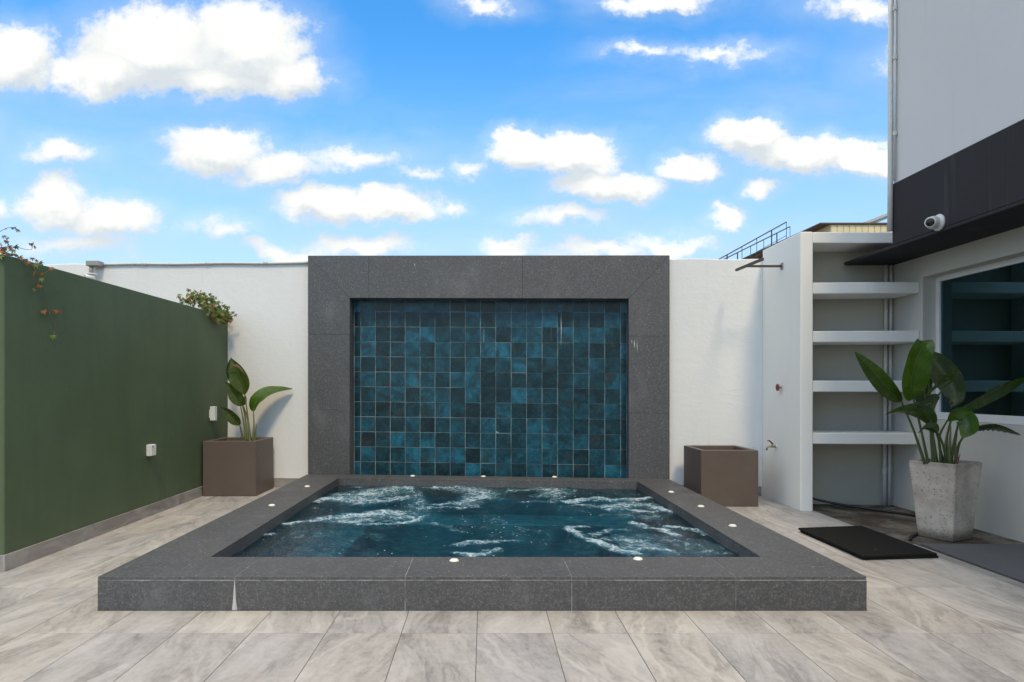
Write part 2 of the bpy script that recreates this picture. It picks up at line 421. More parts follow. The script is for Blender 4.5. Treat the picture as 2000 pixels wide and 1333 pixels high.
plain('white_plastic', (.70, .70, .67), .4); plain('cap_white', (.80, .79, .70), .35); plain('lens_black', (.01, .01, .012), .08)
plain('pvc_pipe', (.60, .60, .58), .5); plain('rusty_steel', (.10, .075, .06), .6, .3, .4, .5, 60); plain('dark_steel', (.06, .065, .075), .5, .4)
plain('brass', (.34, .27, .15), .35, .8); plain('red_enamel', (.30, .05, .05), .45); plain('window_white', (.72, .73, .74), .35, sc=4)
plain('room_dark', (.045, .050, .055), .9, sc=2); plain('yellow_board', (.72, .60, .38), .7, sc=3); plain('dark_roof', (.10, .055, .045), .7); plain('metal_roof', (.42, .42, .42), .4, .3)
plain('vine_stem', (.14, .085, .05), .7); plain('orange_leaf', (.30, .12, .035), .5, var=.5); plain('green_leaf', (.14, .19, .03), .5, var=.5); plain('olive_leaf', (.12, .13, .035), .5, var=.5)
plain('black_hose', (.010, .010, .011), .4); plain('grey_cover', (.30, .30, .29), .7, sc=3)
def _leaf(c1, c2, rib):
    def fn(t, b, p):
        uvn = t.n('UVMap').outputs[0]; us = t.sep(uvn)
        x = t.math('ABSOLUTE', t.math('SUBTRACT', us[0], .5))
        ribs = t.ss(x, .022, .008)
        lat = t.n('TexWave', wave_type='BANDS', bands_direction='Y', i_Vector=t.comb(0, t.math('SUBTRACT', us[1], t.math('MULTIPLY', x, .35)), 0), i_Scale=9.0, i_Distortion=.4)
        n = t.noise(p, 9, 5, .6); n2 = t.noise(t.comb(us[0], us[1], 0), 5, 5, .65)
        col = t.mix(t.ss(n, .3, .7), c4(c1), c4(c2))
        col = t.mix(t.math('MULTIPLY', lat.outputs['Fac'], .25), col, c4([q*.7 for q in c1]))
        col = t.mix(t.math('MULTIPLY', ribs, .8), col, c4(rib))
        edge = t.math('MULTIPLY', t.ss(x, .46, .5), t.ss(n2, .52, .62)); 
        col = t.mix(edge, col, (.17, .11, .045, 1))
        b.inputs['Subsurface Weight'].default_value = 0
        setb(t, b, col, t.ss(n, .3, .8, .20, .36), t.bump(lat.outputs['Fac'], .15, .004), .5)
        tr = t.n('BsdfTranslucent', i_Color=t.mix(.5, col, (.16, .24, .02, 1)))
        mx = t.n('MixShader', n0=.18, n1=b.outputs[0], n2=tr.outputs[0])
        return mx.outputs[0]
    return fn
material('strelitzia_green', _leaf((.022, .062, .011), (.042, .102, .018), (.12, .18, .04)))
material('strelitzia_bright', _leaf((.038, .100, .010), (.062, .142, .016), (.11, .18, .03)))
material('strelitzia_pale', _leaf((.060, .100, .022), (.110, .160, .040), (.22, .24, .08)))
material('strelitzia_dull', _leaf((.026, .046, .016), (.048, .072, .024), (.14, .15, .05)))
plain('leaf_stalk', (.060, .100, .028), .4, var=.4); plain('stalk_pale', (.13, .14, .05), .45, var=.4); plain('dry_leaf', (.20, .13, .07), .8, var=.5); plain('red_sheath', (.22, .05, .035), .5)
def _glass(t, b, p):
    fr = t.n('Fresnel', i_IOR=1.5).outputs[0]
    g = t.n('BsdfGlossy', i_Color=(.40, .88, 1, 1), i_Roughness=.01)
    tr = t.n('BsdfTransparent', i_Color=(.10, .46, .52, 1))
    return t.n('MixShader', n0=t.math('ADD', t.math('MULTIPLY', fr, 1.5), .03, clamp=True), n1=tr.outputs[0], n2=g.outputs[0]).outputs[0]
material('tinted_glass', _glass)
def _basin(t, b, p):
    br = t.n('TexBrick', i_Vector=p, i_Scale=1.0); br.offset = 0
    n = t.noise(p, 3, 5, .6)
    setb(t, b, t.mix(t.ss(n, .3, .7), (.002, .140, .205, 1), (.008, .235, .325, 1)), .4)
material('basin_tile', _basin)
def _water(t, b, p):
    fo = t.n('Attribute', attribute_name='foam').outputs['Fac']
    ny = t.vm('MULTIPLY', p, (1, .62, 1))
    wq = t.vm('ADD', ny, t.vm('MULTIPLY', t.vm('SUBTRACT', t.noise(ny, 7, 4, .6, 0, 1), (.5, .5, .5)), (.16, .16, 0)))
    lace = t.noise(wq, 24, 7, .70, .4)
    vo = t.n('TexVoronoi', feature='DISTANCE_TO_EDGE', i_Vector=wq, i_Scale=13.0)
    web = t.ss(vo.outputs['Distance'], .12, .0)
    streaks = t.noise(t.vm('MULTIPLY', wq, (9, 26, 1)), 1.0, 6, .72, .3)
    f = t.math('ADD', fo, t.math('MULTIPLY', t.math('SUBTRACT', lace, .5), 1.1))
    f = t.math('ADD', f, t.math('MULTIPLY', t.math('SUBTRACT', streaks, .5), 1.5))
    f = t.math('ADD', f, t.math('MULTIPLY', t.math('SUBTRACT', web, .35), t.math('MULTIPLY', fo, .5)))
    mask = t.ss(f, .38, 1.22)
    mask = t.math('MULTIPLY', mask, t.ss(fo, .02, .30))
    dots = t.n('TexVoronoi', feature='F1', i_Vector=ny, i_Scale=30.0)
    dm = t.math('MULTIPLY', t.ss(dots.outputs['Distance'], .26, .14), t.math('GREATER_THAN', t.sep(dots.outputs['Color'])[0], t.ss(fo, .0, .35, .992, .86)))
    mask = t.math('MAXIMUM', mask, t.math('MULTIPLY', dm, .6))
    milk = t.ss(fo, .12, .9, 0, .45)                                   # fine bubbles below the surface
    nrm = t.bump(t.math('ADD', t.noise(ny, 16, 5, .6, .3), t.math('MULTIPLY', lace, .3)), .6, .035)
    fr = t.n('Fresnel', i_IOR=1.33, i_Normal=nrm).outputs[0]
    g = t.n('BsdfGlossy', i_Color=(.9, .95, 1, 1), i_Roughness=.06, i_Normal=nrm)
    tr = t.n('BsdfTransparent', i_Color=(.20, .82, .90, 1))
    bub = t.n('BsdfDiffuse', i_Color=(.04, .27, .36, 1))
    body = t.n('MixShader', n0=milk, n1=tr.outputs[0], n2=bub.outputs[0])
    wat = t.n('MixShader', n0=fr, n1=body.outputs[0], n2=g.outputs[0])
    fd = t.n('BsdfDiffuse', i_Color=(.58, .70, .77, 1), i_Normal=nrm)
    return t.n('MixShader', n0=t.math('MULTIPLY', mask, .72), n1=wat.outputs[0], n2=fd.outputs[0]).outputs[0]
material('water', _water)

# ------------------------------------------------------------------ ground, terrace floor
PX0, PX1, PY0, PY1 = -2.26, 2.235, 3.825, 8.60         # outer line of the spa
g = MB(); E = 400
hx0, hx1, hy0, hy1 = PX0+.03, PX1-.03, PY0+.03, PY1-.1
for (x0, x1, y0, y1) in ((-E, E, -E, hy0), (-E, E, hy1, E), (-E, hx0, hy0, hy1), (hx1, E, hy0, hy1)):
    g.add([(x0,y0,-.06),(x1,y0,-.06),(x1,y1,-.06),(x0,y1,-.06)], [(0,1,2,3)])
tag(g.build('ground', 'earth'), kind='structure')
FX1 = 3.487
floor = thing('terrace_floor', (0, 0, -.02), None, None, kind='structure')
g = MB()
for (x0, x1, y0, y1) in ((-7, FX1, -2, hy0), (-7, hx0, hy0, 8.7), (hx1, FX1, hy0, 8.2)):
    g.add([(x0,y0,-.0014),(x1,y0,-.0014),(x1,y1,-.0014),(x0,y1,-.0014)], [(0,1,2,3)])
g.build('joint_bed', 'floor_joint', floor)
TW, TD, GAP = .4003, .796, .0021
def tile_solid(mb, x0, x1, y0, y1):
    c = .0009
    mb.add([(x0,y0,-.018),(x1,y0,-.018),(x1,y1,-.018),(x0,y1,-.018),(x0,y0,-c),(x1,y0,-c),(x1,y1,-c),(x0,y1,-c),(x0+c,y0+c,0),(x1-c,y0+c,0),(x1-c,y1-c,0),(x0+c,y1-c,0)],
           [(0,1,5,4),(1,2,6,5),(2,3,7,6),(3,0,4,7),(4,5,9,8),(5,6,10,9),(6,7,11,10),(7,4,8,11),(8,9,10,11)])
full = None
for j in range(-1, 8):
    y0 = 2.678+(j)*TD - .0; y1 = y0+TD
    if y0 > 8.6: continue
    for i in range(-14, 10):
        x0 = -.0396+i*TW; x1 = x0+TW
        if x0 >= FX1: continue
        if y0 > 4.5 and x1 < -3.42: continue
        if x0 < -5.6: continue
        x1c = min(x1, FX1); y1c = min(y1, 8.66)
        if x1 < -3.42: y1c = min(y1, 4.66)
        a0, a1, b0, b1 = x0+GAP, x1c-GAP, y0+GAP, y1c-GAP
        rects = []
        qx0, qx1, qy0 = PX0-.004, PX1+.004, PY0-.004
        if a1 <= qx0 or a0 >= qx1 or b1 <= qy0: rects = [(a0, a1, b0, b1)]
        else:
            if b0 < qy0: rects.append((a0, a1, b0, qy0)); lo = qy0
            else: lo = b0
            if a0 < qx0: rects.append((a0, qx0, lo, b1))
            if a1 > qx1: rects.append((qx1, a1, lo, b1))
        rects = [r for r in rects if r[1]-r[0] > .012 and r[3]-r[2] > .012]
        if not rects: continue
        if len(rects) == 1 and abs(x1c-x1) < 1e-6 and abs(y1c-y1) < 1e-6 and rects[0] == (a0, a1, b0, b1):
            if full is None:
                mb = MB(); tile_solid(mb, GAP, TW-GAP, GAP, TD-GAP); me = bpy.data.meshes.new('floor_tile'); me.from_pydata(mb.v, [], mb.f); me.materials.append(MATS['floor_stone']); full = me
            link('floor_tile', full, floor, (x0, y0, .02+random.uniform(-.0004, .0004)))
        else:
            mb = MB()
            for r in rects: tile_solid(mb, *r)
            mb.build('floor_tile', 'floor_stone', floor)

# strip beside the house
strip = tag(MB().box(FX1+.002, 4.57, 1.0, 7.45, -.05, -.012).build('yard_strip', 'stained_concrete'), kind='structure')
tag(box('kerb', FX1+.004, 3.59, 1.0, 5.46, -.011, -.001, 'skirting_stone', bevel=.003), kind='structure')

# ------------------------------------------------------------------ white rear wall
def yw(x): return 8.6-.12*(x+2.65)
def zw(x): return 2.938-.0151*(x+2.32)
wx0, wx1, th = -9.0, 5.2, .16
rw = thing('rear_wall', (0, 8.3, 0), 'long white rough-plastered boundary wall behind the spa', 'wall')
for (xa_, xb_, n) in ((wx0, -2.20, 60), (2.19, wx1, 40)):
    vs = []; fs = []
    for i in range(n+1):
        x = xa_+(xb_-xa_)*i/n; zt = zw(x)+.006*math.sin(x*3.1)+.005*math.sin(x*7.7+1)
        vs += [(x, yw(x), -.05), (x, yw(x), zt-.008), (x, yw(x)+.008, zt), (x, yw(x)+th, zt), (x, yw(x)+th, -.05)]
    for i in range(n):
        a = i*5
        for k in range(4): fs.append((a+k, a+5+k, a+6+k, a+1+k))
    fs += [(0,1,2,3,4), tuple(n*5+k for k in (4,3,2,1,0))]
    mesh('plastered_body', vs, fs, 'white_stucco', rw)
def skirt_run(parent, p, q, out, h=.117, L=.8, off=.0):
    p, q, out = Vector(p), Vector(q), Vector(out).normalized()
    ln = (q-p).length; e = (q-p)/ln; s = -off
    while s < ln-.005:
        a, b_ = max(s, 0)+.001, min(s+L, ln)-.001
        if b_-a > .01:
            A, B = p+e*a, p+e*b_; up_ = Vector((0, 0, h)); o = out*.014
            m = MB(); m.hexa([A+o, B+o, B+o+up_, A+o+up_], [A-o*.3, B-o*.3, B-o*.3+up_, A-o*.3+up_]); m.build('skirting_tile', 'skirting_stone', parent, bevel=.0015)
        s += L
nrm_w = Vector((-.12, -1, 0))
skirt_run(rw, (-3.39, yw(-3.39), 0), (PX0-.003, yw(PX0), 0), nrm_w, off=.3)
skirt_run(rw, (PX1+.003, yw(PX1), 0), (3.338, yw(3.338), 0), nrm_w, off=.5)

# ------------------------------------------------------------------ green wall on the left
GX, GY0, GZ = -3.4, 4.64, 2.247
gw = thing('green_wall', (GX-.1, 6.6, 0), 'dark green painted garden wall along the left side', 'wall')
MB().box(GX-.2, GX, GY0, yw(GX)-.002, -.05, GZ).build('painted_body', 'green_paint', gw, bevel=.006)
MB().box(-7.0, GX-.201, GY0+.001, GY0+.2, -.05, GZ-.002).build('return_wall', 'green_paint', gw, bevel=.006)
skirt_run(gw, (GX, GY0-.014, 0), (GX, 8.68, 0), (1, 0, 0), off=.55)
skirt_run(gw, (-6.5, GY0, 0), (GX, GY0, 0), (0, -1, 0), off=.1)

# ------------------------------------------------------------------ feature wall: granite frame round teal tiles
A = Vector((-2.265, 8.41, 0)); B = Vector((2.25, 7.955, 0)); LW = (B-A).length; eW = (B-A)/LW; nW = Vector((-eW.y, eW.x, 0))
def FW(x, d_, z): q = A+eW*x+nW*d_; return Vector((q.x, q.y, z*(1-.00647*x)))
fw = thing('feature_wall', (0, 8.2, 0), 'dark granite framed feature wall with square teal tiles behind the spa', 'wall')
ZT, OX0, OX1, OZ, RZ, DEP = 2.998, .551, 4.048, 2.455, .197, .19
def fprism(poly, d0, d1, name, mat, bevel=0):
    m = MB(); n = len(poly)
    m.add([FW(x, d0, z) for x, z in poly]+[FW(x, d1, z) for x, z in poly],
          [tuple(range(n)), tuple(range(n, 2*n))[::-1]]+[(i,(i+1)%n,n+(i+1)%n,n+i) for i in range(n)])
    return m.build(name, mat, fw, bevel=bevel)
def inset(poly, g_):
    n = len(poly); out = []
    ar = sum(poly[i][0]*poly[(i+1)%n][1]-poly[(i+1)%n][0]*poly[i][1] for i in range(n)); sg = 1 if ar > 0 else -1
    for i in range(n):
        p0, p1, p2 = Vector(poly[i-1]), Vector(poly[i]), Vector(poly[(i+1)%n])
        d1, d2 = (p1-p0).normalized(), (p2-p1).normalized()
        n1 = Vector((-d1.y, d1.x))*sg; n2 = Vector((-d2.y, d2.x))*sg
        k = 1+n1.dot(n2); m_ = (n1+n2)/k
        out.append(tuple(p1+m_*g_))
    return out
XJ = [.80, 2.75]; ZJ = [1.02, 1.985]
panels = [[(0, ZT), (XJ[0], ZT), (XJ[0], OZ), (OX0, OZ)], [(XJ[0], ZT), (XJ[1], ZT), (XJ[1], OZ), (XJ[0], OZ)], [(XJ[1], ZT), (LW, ZT), (OX1, OZ), (XJ[1], OZ)],
          [(0, ZT), (OX0, OZ), (OX0, ZJ[1]), (0, ZJ[1])], [(0, ZJ[1]), (OX0, ZJ[1]), (OX0, ZJ[0]), (0, ZJ[0])], [(0, ZJ[0]), (OX0, ZJ[0]), (OX0, RZ), (0, RZ)],
          [(LW, ZT), (LW, ZJ[1]), (OX1, ZJ[1]), (OX1, OZ)], [(LW, ZJ[1]), (LW, ZJ[0]), (OX1, ZJ[0]), (OX1, ZJ[1])], [(LW, ZJ[0]), (LW, RZ), (OX1, RZ), (OX1, ZJ[0])]]
for pl in panels: fprism(inset(pl, .0011), 0, .026, 'granite_panel', 'granite', bevel=.0008)
e_ = .003
fprism([(e_, ZT-e_), (LW-e_, ZT-e_), (LW-e_, OZ+.02), (e_, OZ+.02)], .0265, .42, 'lintel_core', 'granite')
fprism([(e_, OZ+.018), (OX0-.02, OZ+.018), (OX0-.02, -.05), (e_, -.05)], .0265, .42, 'pier_core', 'granite')
fprism([(OX1+.02, OZ+.018), (LW-e_, OZ+.018), (LW-e_, -.05), (OX1+.02, -.05)], .0265, .42, 'pier_core', 'granite')
fprism([(OX0-.018, OZ+.018), (OX0, OZ), (OX0, .1), (OX0-.018, .1)], .0265, DEP+.03, 'jamb_panel', 'granite')
fprism([(OX1+.018, OZ+.018), (OX1+.018, .1), (OX1, .1), (OX1, OZ)], .0265, DEP+.03, 'jamb_panel', 'granite')
fprism([(OX0-.017, OZ+.018), (OX1+.017, OZ+.018), (OX1, OZ+.0005), (OX0, OZ+.0005)], .0265, DEP+.03, 'head_panel', 'granite')
fprism([(OX0-.016, OZ+.016), (OX1+.016, OZ+.016), (OX1+.016, -.05), (OX0-.016, -.05)], DEP+.0016, .42, 'grout_bed', 'tile_grout')
TP = .196; x_first = None
XA = (701.9-VX)/F*(8.52); x_first = (XA-A.x)/eW.x - .004
xj = [OX0+.003]+[x_first+k*TP for k in range(19) if x_first+k*TP < OX1-.03]+[OX1-.003]
zc = 1.321; zj = [RZ-.03]+[zc+k*TP for k in range(-8, 9) if RZ+.02 < zc+k*TP < OZ-.03]+[OZ-.003]
tmesh = {}
def tile_mesh(w, h):
    key = (round(w, 3), round(h, 3))
    if key not in tmesh:
        c = .0022; a, b_ = w/2, h/2
        vs = [(-a,.012,-b_),(a,.012,-b_),(a,.012,b_),(-a,.012,b_),(-a,c,-b_),(a,c,-b_),(a,c,b_),(-a,c,b_),(-a+c,0,-b_+c),(a-c,0,-b_+c),(a-c,0,b_-c),(-a+c,0,b_-c)]
        me = bpy.data.meshes.new('wall_tile'); me.from_pydata(vs, [], [(0,1,5,4),(1,2,6,5),(2,3,7,6),(3,0,4,7),(4,5,9,8),(5,6,10,9),(6,7,11,10),(7,4,8,11),(8,9,10,11)])
        me.materials.append(MATS['teal_tile']); tmesh[key] = me
    return tmesh[key]
yaw = math.atan2(eW.y, eW.x)
for i in range(len(xj)-1):
    for j in range(len(zj)-1):
        w, h = xj[i+1]-xj[i], zj[j+1]-zj[j]; gg = .0052
        xm, zm = (xj[i]+xj[i+1])/2, (zj[j]+zj[j+1])/2
        q = FW(xm+random.uniform(-.0006, .0006), DEP+random.uniform(-.0008, .0008), zm+random.uniform(-.0006, .0006))
        link('wall_tile', tile_mesh(w-gg, h-gg), fw, q-fw.location, Euler((random.uniform(-.006, .006), .00647*zm+random.uniform(-.003, .003), yaw+random.uniform(-.006, .006))))
def streak(parent, mat, pts, name='lime_streak'):     # a thin crust, pts round its outline
    n = len(pts); off = -nW*.0012
    m = MB(); m.add([Vector(p) for p in pts]+[Vector(p)+off for p in pts], [tuple(range(n, 2*n))]+[(i,(i+1)%n,n+(i+1)%n,n+i) for i in range(n)])
    return m.build(name, mat, parent)
def fstreak(x, z0, z1, w, d_):
    pts = []
    for k in range(9): s = k/8; pts.append(FW(x+w*(.25+.5*math.sin(3*s+x)**2)*(1-abs(2*s-.9)*.8), d_, z0+(z1-z0)*s))
    for k in range(9): s = 1-k/8; pts.append(FW(x-w*(.2+.5*math.cos(4*s+x)**2)*(1-abs(2*s-.9)*.8), d_, z0+(z1-z0)*s))
    streak(fw, 'limescale', pts)
for px, y0, y1, w in ((1092, 600, 668, .010), (942, 636, 665, .005)):
    x = ((px-VX)/F*8.33-A.x)/eW.x; fstreak(x, H+(VY-y1)/F*8.33, H+(VY-y0)/F*8.33, w, DEP-.0012)
for px, y0, y1, w in ((1238, 655, 672, .012), (1243, 655, 680, .008), (1233, 655, 664, .008), (806, 503, 508, .01)):
    x = ((px-VX)/F*8.03-A.x)/eW.x; fstreak(x, H+(VY-y1)/F*8.03, H+(VY-y0)/F*8.03, w, -.0006)

# ------------------------------------------------------------------ spa: rim, basin, water
IX0, IX1, IY0 = -1.785, 1.805, 4.278
def yb(x): return 7.88-.078*x
def yf(x): return A.y+(x-A.x)*eW.y/eW.x-.002
spa = thing('spa_pool', (0, 6, 0), 'raised square spa pool with wide dark granite rim and bubbling water', 'spa pool')
FJ = [PX0, -1.458, -.463, .511, 1.47, PX1]; SJ = [4.72, 5.66, 6.61, 7.56]; BJ = [-1.40, -.44, .54, 1.51]
top = []
for i in range(5):
    a, b_ = FJ[i], FJ[i+1]
    ia, ib = (IX0 if i == 0 else a), (IX1 if i == 4 else b_)
    top.append([(a, PY0), (b_, PY0), (ib, IY0), (ia, IY0)])
for sx, xo, xi in ((0, PX0, IX0), (1, PX1, IX1)):
    yo = [PY0]+SJ+[yf(xo)]; yi = [IY0]+SJ+[yb(xi)]
    for k in range(5): top.append([(xo, yo[k]), (xi, yi[k]), (xi, yi[k+1]), (xo, yo[k+1])])
xi_ = [IX0]+BJ+[IX1]; xo_ = [PX0]+BJ+[PX1]
for k in range(5): top.append([(xi_[k], yb(xi_[k])), (xi_[k+1], yb(xi_[k+1])), (xo_[k+1], yf(xo_[k+1])), (xo_[k], yf(xo_[k]))])
RT = RZ
for pl in top: MB().prism(inset(pl, .0021), RT-.02, RT).build('rim_tile', 'granite', spa, bevel=.0012)
for i in range(5): box('rim_front_tile', FJ[i]+.0021, FJ[i+1]-.0021, PY0+.0015, PY0+.02, .001, RT-.0225, 'granite', spa, bevel=.001)
for xo, sg in ((PX0, 1), (PX1, -1)):
    ys = [PY0+.0205]+SJ+[yf(xo)-.01]
    for k in range(5):
        xa, xb = sorted((xo+sg*.0015, xo+sg*.02)); box('rim_side_tile', xa, xb, ys[k]+.0013, ys[k+1]-.0013, .001, RT-.0225, 'granite', spa, bevel=.001)
box('edge_joint', PX0+.002, PX1-.002, PY0+.0008, PY0+.012, RT-.0224, RT-.0185, 'pale_joint', spa)
core = MB(); D0 = -.95
ZC = RT-.0022
core.box(PX0+.021, PX1-.021, PY0+.0045, IY0-.004, D0, ZC)
core.box(PX0+.021, IX0-.004, IY0-.0035, 8.30, D0, ZC); core.box(IX1+.004, PX1-.021, IY0-.0035, 7.90, D0, ZC)
core.prism([(IX0-.0035, yb(IX0)+.004), (IX1+.0035, yb(IX1)+.004), (IX1+.0035, 7.95), (IX0-.0035, 8.28)], D0, ZC)
core.build('rim_core', 'pale_joint', spa)
for nm, mt, z0, z1 in (('inner_facing', 'granite', -.02, RT-.0203), ('basin_side', 'basin_tile', D0, -.0205)):
    box(nm, IX0-.02, IX1+.02, IY0-.02, IY0, z0, z1, mt, spa)
    MB().prism([(IX0-.02, IY0+.0005), (IX0, IY0+.0005), (IX0, yb(IX0)-.0005), (IX0-.02, yb(IX0)-.0005)], z0, z1).build(nm, mt, spa)
    MB().prism([(IX1, IY0+.0005), (IX1+.02, IY0+.0005), (IX1+.02, yb(IX1)-.0005), (IX1, yb(IX1)-.0005)], z0, z1).build(nm, mt, spa)
    MB().prism([(IX0-.02, yb(IX0-.02)), (IX1+.02, yb(IX1+.02)), (IX1+.02, yb(IX1)+.02), (IX0-.02, yb(IX0)+.02)], z0, z1).build(nm, mt, spa)
MB().prism([(IX0, IY0), (IX1, IY0), (IX1, yb(IX1)), (IX0, yb(IX0))], D0-.02, -.75).build('basin_floor', 'basin_tile', spa)
box('bench', IX0+.0005, IX0+.50, IY0+.0005, 7.4, -.7495, -.22, 'basin_tile', spa, bevel=.01)
box('bench', IX1-.50, IX1-.0005, IY0+.0005, 7.2, -.7495, -.22, 'basin_tile', spa, bevel=.01)
MB().prism([(IX0+.0005, 7.41), (IX1-.0005, 7.21), (IX1-.0005, yb(IX1)-.001), (IX0+.0005, yb(IX0)-.001)], -.7495, -.22).build('bench', 'basin_tile', spa, bevel=.01)
# crust at the joint on the front face
x0 = -1.458; yq = PY0+.0005
pts = [(x0-.001, .172), (x0+.002, .172), (x0+.004, .12), (x0+.007, .06), (x0+.015, .003), (x0-.016, .003), (x0-.010, .05), (x0-.006, .11)]
m = MB(); m.add([(x, yq, z) for x, z in pts]+[(x, yq+.002, z) for x, z in pts], [tuple(range(8))]+[(i,(i+1)%8,8+(i+1)%8,8+i) for i in range(8)])
m.build('lime_streak', 'limescale', spa)
# water
WZ = .108
def WP(px, py): Y = F*(H-WZ)/(py-VY); return ((px-VX)/F*Y, Y)
nx, ny = 380, 390
xs = np.linspace(IX0-.012, IX1+.012, nx); vv = np.linspace(0, 1, ny)
Xg, Vg = np.meshgrid(xs, vv); Yg = (IY0-.012)*(1-Vg)+(7.88-.078*Xg+.012)*Vg
foam = np.zeros_like(Xg)
wxn = Xg+.16*(fbm(Xg*4, Yg*4, 3, 3)-.5)+.05*(fbm(Xg*14, Yg*14, 3, 5)-.5); wyn = Yg+.22*(fbm(Xg*4+9, Yg*4, 3, 7)-.5)+.07*(fbm(Xg*14, Yg*14+5, 3, 9)-.5)
def stroke(pts, wid, amp):
    global foam
    q = [WP(*p) for p in pts]
    if not hasattr(wid, '__len__'): wid = [wid]*len(q)
    wid = [w_*1.35+.02 for w_ in wid]
    for i in range(len(q)-1):
        (ax, ay_), (bx, by) = q[i], q[i+1]; L2 = (bx-ax)**2+(by-ay_)**2+1e-9
        s = np.clip(((wxn-ax)*(bx-ax)+(wyn-ay_)*(by-ay_))/L2, 0, 1)
        dd = np.hypot(wxn-(ax+s*(bx-ax)), wyn-(ay_+s*(by-ay_))); w = wid[i]*(1-s)+wid[i+1]*s
        foam = np.maximum(foam, amp*np.clip(1-(dd/w)**1.5, 0, 1))
stroke([(620,980),(690,972),(760,958),(800,954)], [.10,.30,.34,.16], .85)
stroke([(660,978),(740,978),(800,972)], [.12,.26,.15], .8)
stroke([(800,955),(806,972),(820,990),(800,1008)], [.10,.12,.22,.18], .62)
stroke([(555,1025),(620,1014),(700,1006),(770,1003)], [.05,.12,.16,.18], .95)
stroke([(640,1018),(700,1016),(760,1012),(800,1010)], [.08,.18,.20,.12], .72)
stroke([(700,1024),(760,1024),(810,1018),(830,1008)], .05, .9)
stroke([(850,953),(900,952),(940,962),(945,975)], [.12,.26,.30,.2], .8)
stroke([(850,985),(900,985),(945,970)], [.06,.2,.2], .8)
stroke([(830,993),(900,994),(935,990)], .05, .7)
stroke([(1010,958),(1050,955),(1090,962),(1060,970)], [.12,.22,.25,.15], .75)
stroke([(1022,982),(1075,980),(1125,960)], .06, .62)
stroke([(1100,980),(1160,975),(1210,980),(1275,972)], [.06,.12,.12,.07], .95)
stroke([(1130,985),(1200,990),(1260,988),(1310,1000)], [.08,.16,.15,.06], .8)
stroke([(1190,994),(1240,998),(1315,1000)], .05, .9)
stroke([(1190,1005),(1260,1010),(1320,1005)], [.12,.2,.1], .5)
stroke([(1235,1022),(1270,1032),(1312,1042)], [.04,.05,.04], .95)
stroke([(1300,1028),(1350,1032),(1378,1042)], [.06,.08,.05], .85)
stroke([(1118,1030),(1140,1048),(1160,1062),(1200,1074),(1240,1084)], [.035,.05,.055,.05,.05], 1.0)
stroke([(1115,1032),(1150,1028)], .035, .8)
stroke([(1160,1045),(1200,1036),(1235,1036)], .035, .7)
stroke([(1195,1055),(1230,1058),(1260,1068),(1220,1072)], [.12,.22,.2,.14], .68)
stroke([(1240,1080),(1280,1074),(1310,1078)], .05, .75)
stroke([(1260,1050),(1330,1058),(1390,1075),(1340,1080)], [.12,.22,.2,.2], .52)
stroke([(890,1066),(920,1058),(970,1056)], [.04,.06,.05], .85)
stroke([(890,1082),(940,1080),(970,1070)], [.05,.09,.08], .85)
stroke([(980,1055),(1020,1055)], .03, .6)
stroke([(845,1020),(870,1030),(890,1038),(910,1040)], .04, .55)
stroke([(522,1048),(538,1045)], .05, .8); stroke([(690,953),(700,953)], .09, .7)
foam *= .55+.75*fbm(Xg*9, Yg*6, 4, 21)
foam = np.maximum(foam, .33*np.clip((fbm(Xg*2.3, Yg*1.7, 3, 31)-.43)*5, 0, 1)*(.4+.9*fbm(Xg*11, Yg*7, 3, 33)))
foam = np.clip(foam, 0, 1)
zz = WZ+.030*(fbm(Xg*4.2, Yg*3.2, 3, 41)-.5)+.016*(fbm(Xg*13, Yg*10, 3, 43)-.5)+.009*foam*(.4+fbm(Xg*18, Yg*18, 2, 45))
vs = np.stack([Xg, Yg, zz], -1).reshape(-1, 3)
idx = np.arange(nx*ny).reshape(ny, nx)
fs = np.stack([idx[:-1,:-1], idx[:-1,1:], idx[1:,1:], idx[1:,:-1]], -1).reshape(-1, 4)
me = bpy.data.meshes.new('water'); me.vertices.add(len(vs)); me.vertices.foreach_set('co', vs.ravel())
me.loops.add(fs.size); me.loops.foreach_set('vertex_index', fs.ravel()); me.polygons.add(len(fs))
me.polygons.foreach_set('loop_start', np.arange(0, fs.size, 4)); me.polygons.foreach_set('use_smooth', np.ones(len(fs), bool)); me.update(); me.validate()
at = me.attributes.new('foam', 'FLOAT', 'POINT'); at.data.foreach_set('value', foam.ravel().astype(np.float32))
me.materials.append(MATS['water'])
tag(link('water', me), kind='structure')

# ------------------------------------------------------------------ cap lights on the rim
def cap_light(px, py, label):
    Y = F*(H-RT)/(py-VY); x = (px-VX)/F*Y
    o = thing('rim_light', (x, Y, RT), label, 'light', 'small white domed caps set in the spa rim')
    r = .031
    MB().lathe([(r, 0), (r, .004), (r*.9, .006), (.001, .0062)], (x, Y, RT), (0, 0, 1), 20).build('base_ring', 'cap_white', o, True)
    vs = []; fs = []; seg = 24; rings = [(1, .005), (.93, .009), (.72, .0125), (.4, .0145)]
    ph = random.random()*6
    for k, (q, z) in enumerate(rings):
        for s in range(seg):
            a = 2*math.pi*s/seg; rr = r*.86*q*(1+.07*math.cos(6*a+ph)); vs.append((x+rr*math.cos(a), Y+rr*math.sin(a), RT+z+.001*math.cos(6*a+ph)*(k < 3)))
    vs.append((x, Y, RT+.015))
    for k in range(len(rings)-1):
        for s in range(seg): fs.append((k*seg+s, k*seg+(s+1)%seg, (k+1)*seg+(s+1)%seg, (k+1)*seg+s))
    for s in range(seg): fs.append(((len(rings)-1)*seg+s, (len(rings)-1)*seg+(s+1)%seg, len(vs)-1))
    mesh('dome', vs, fs, 'cap_white', o, True)
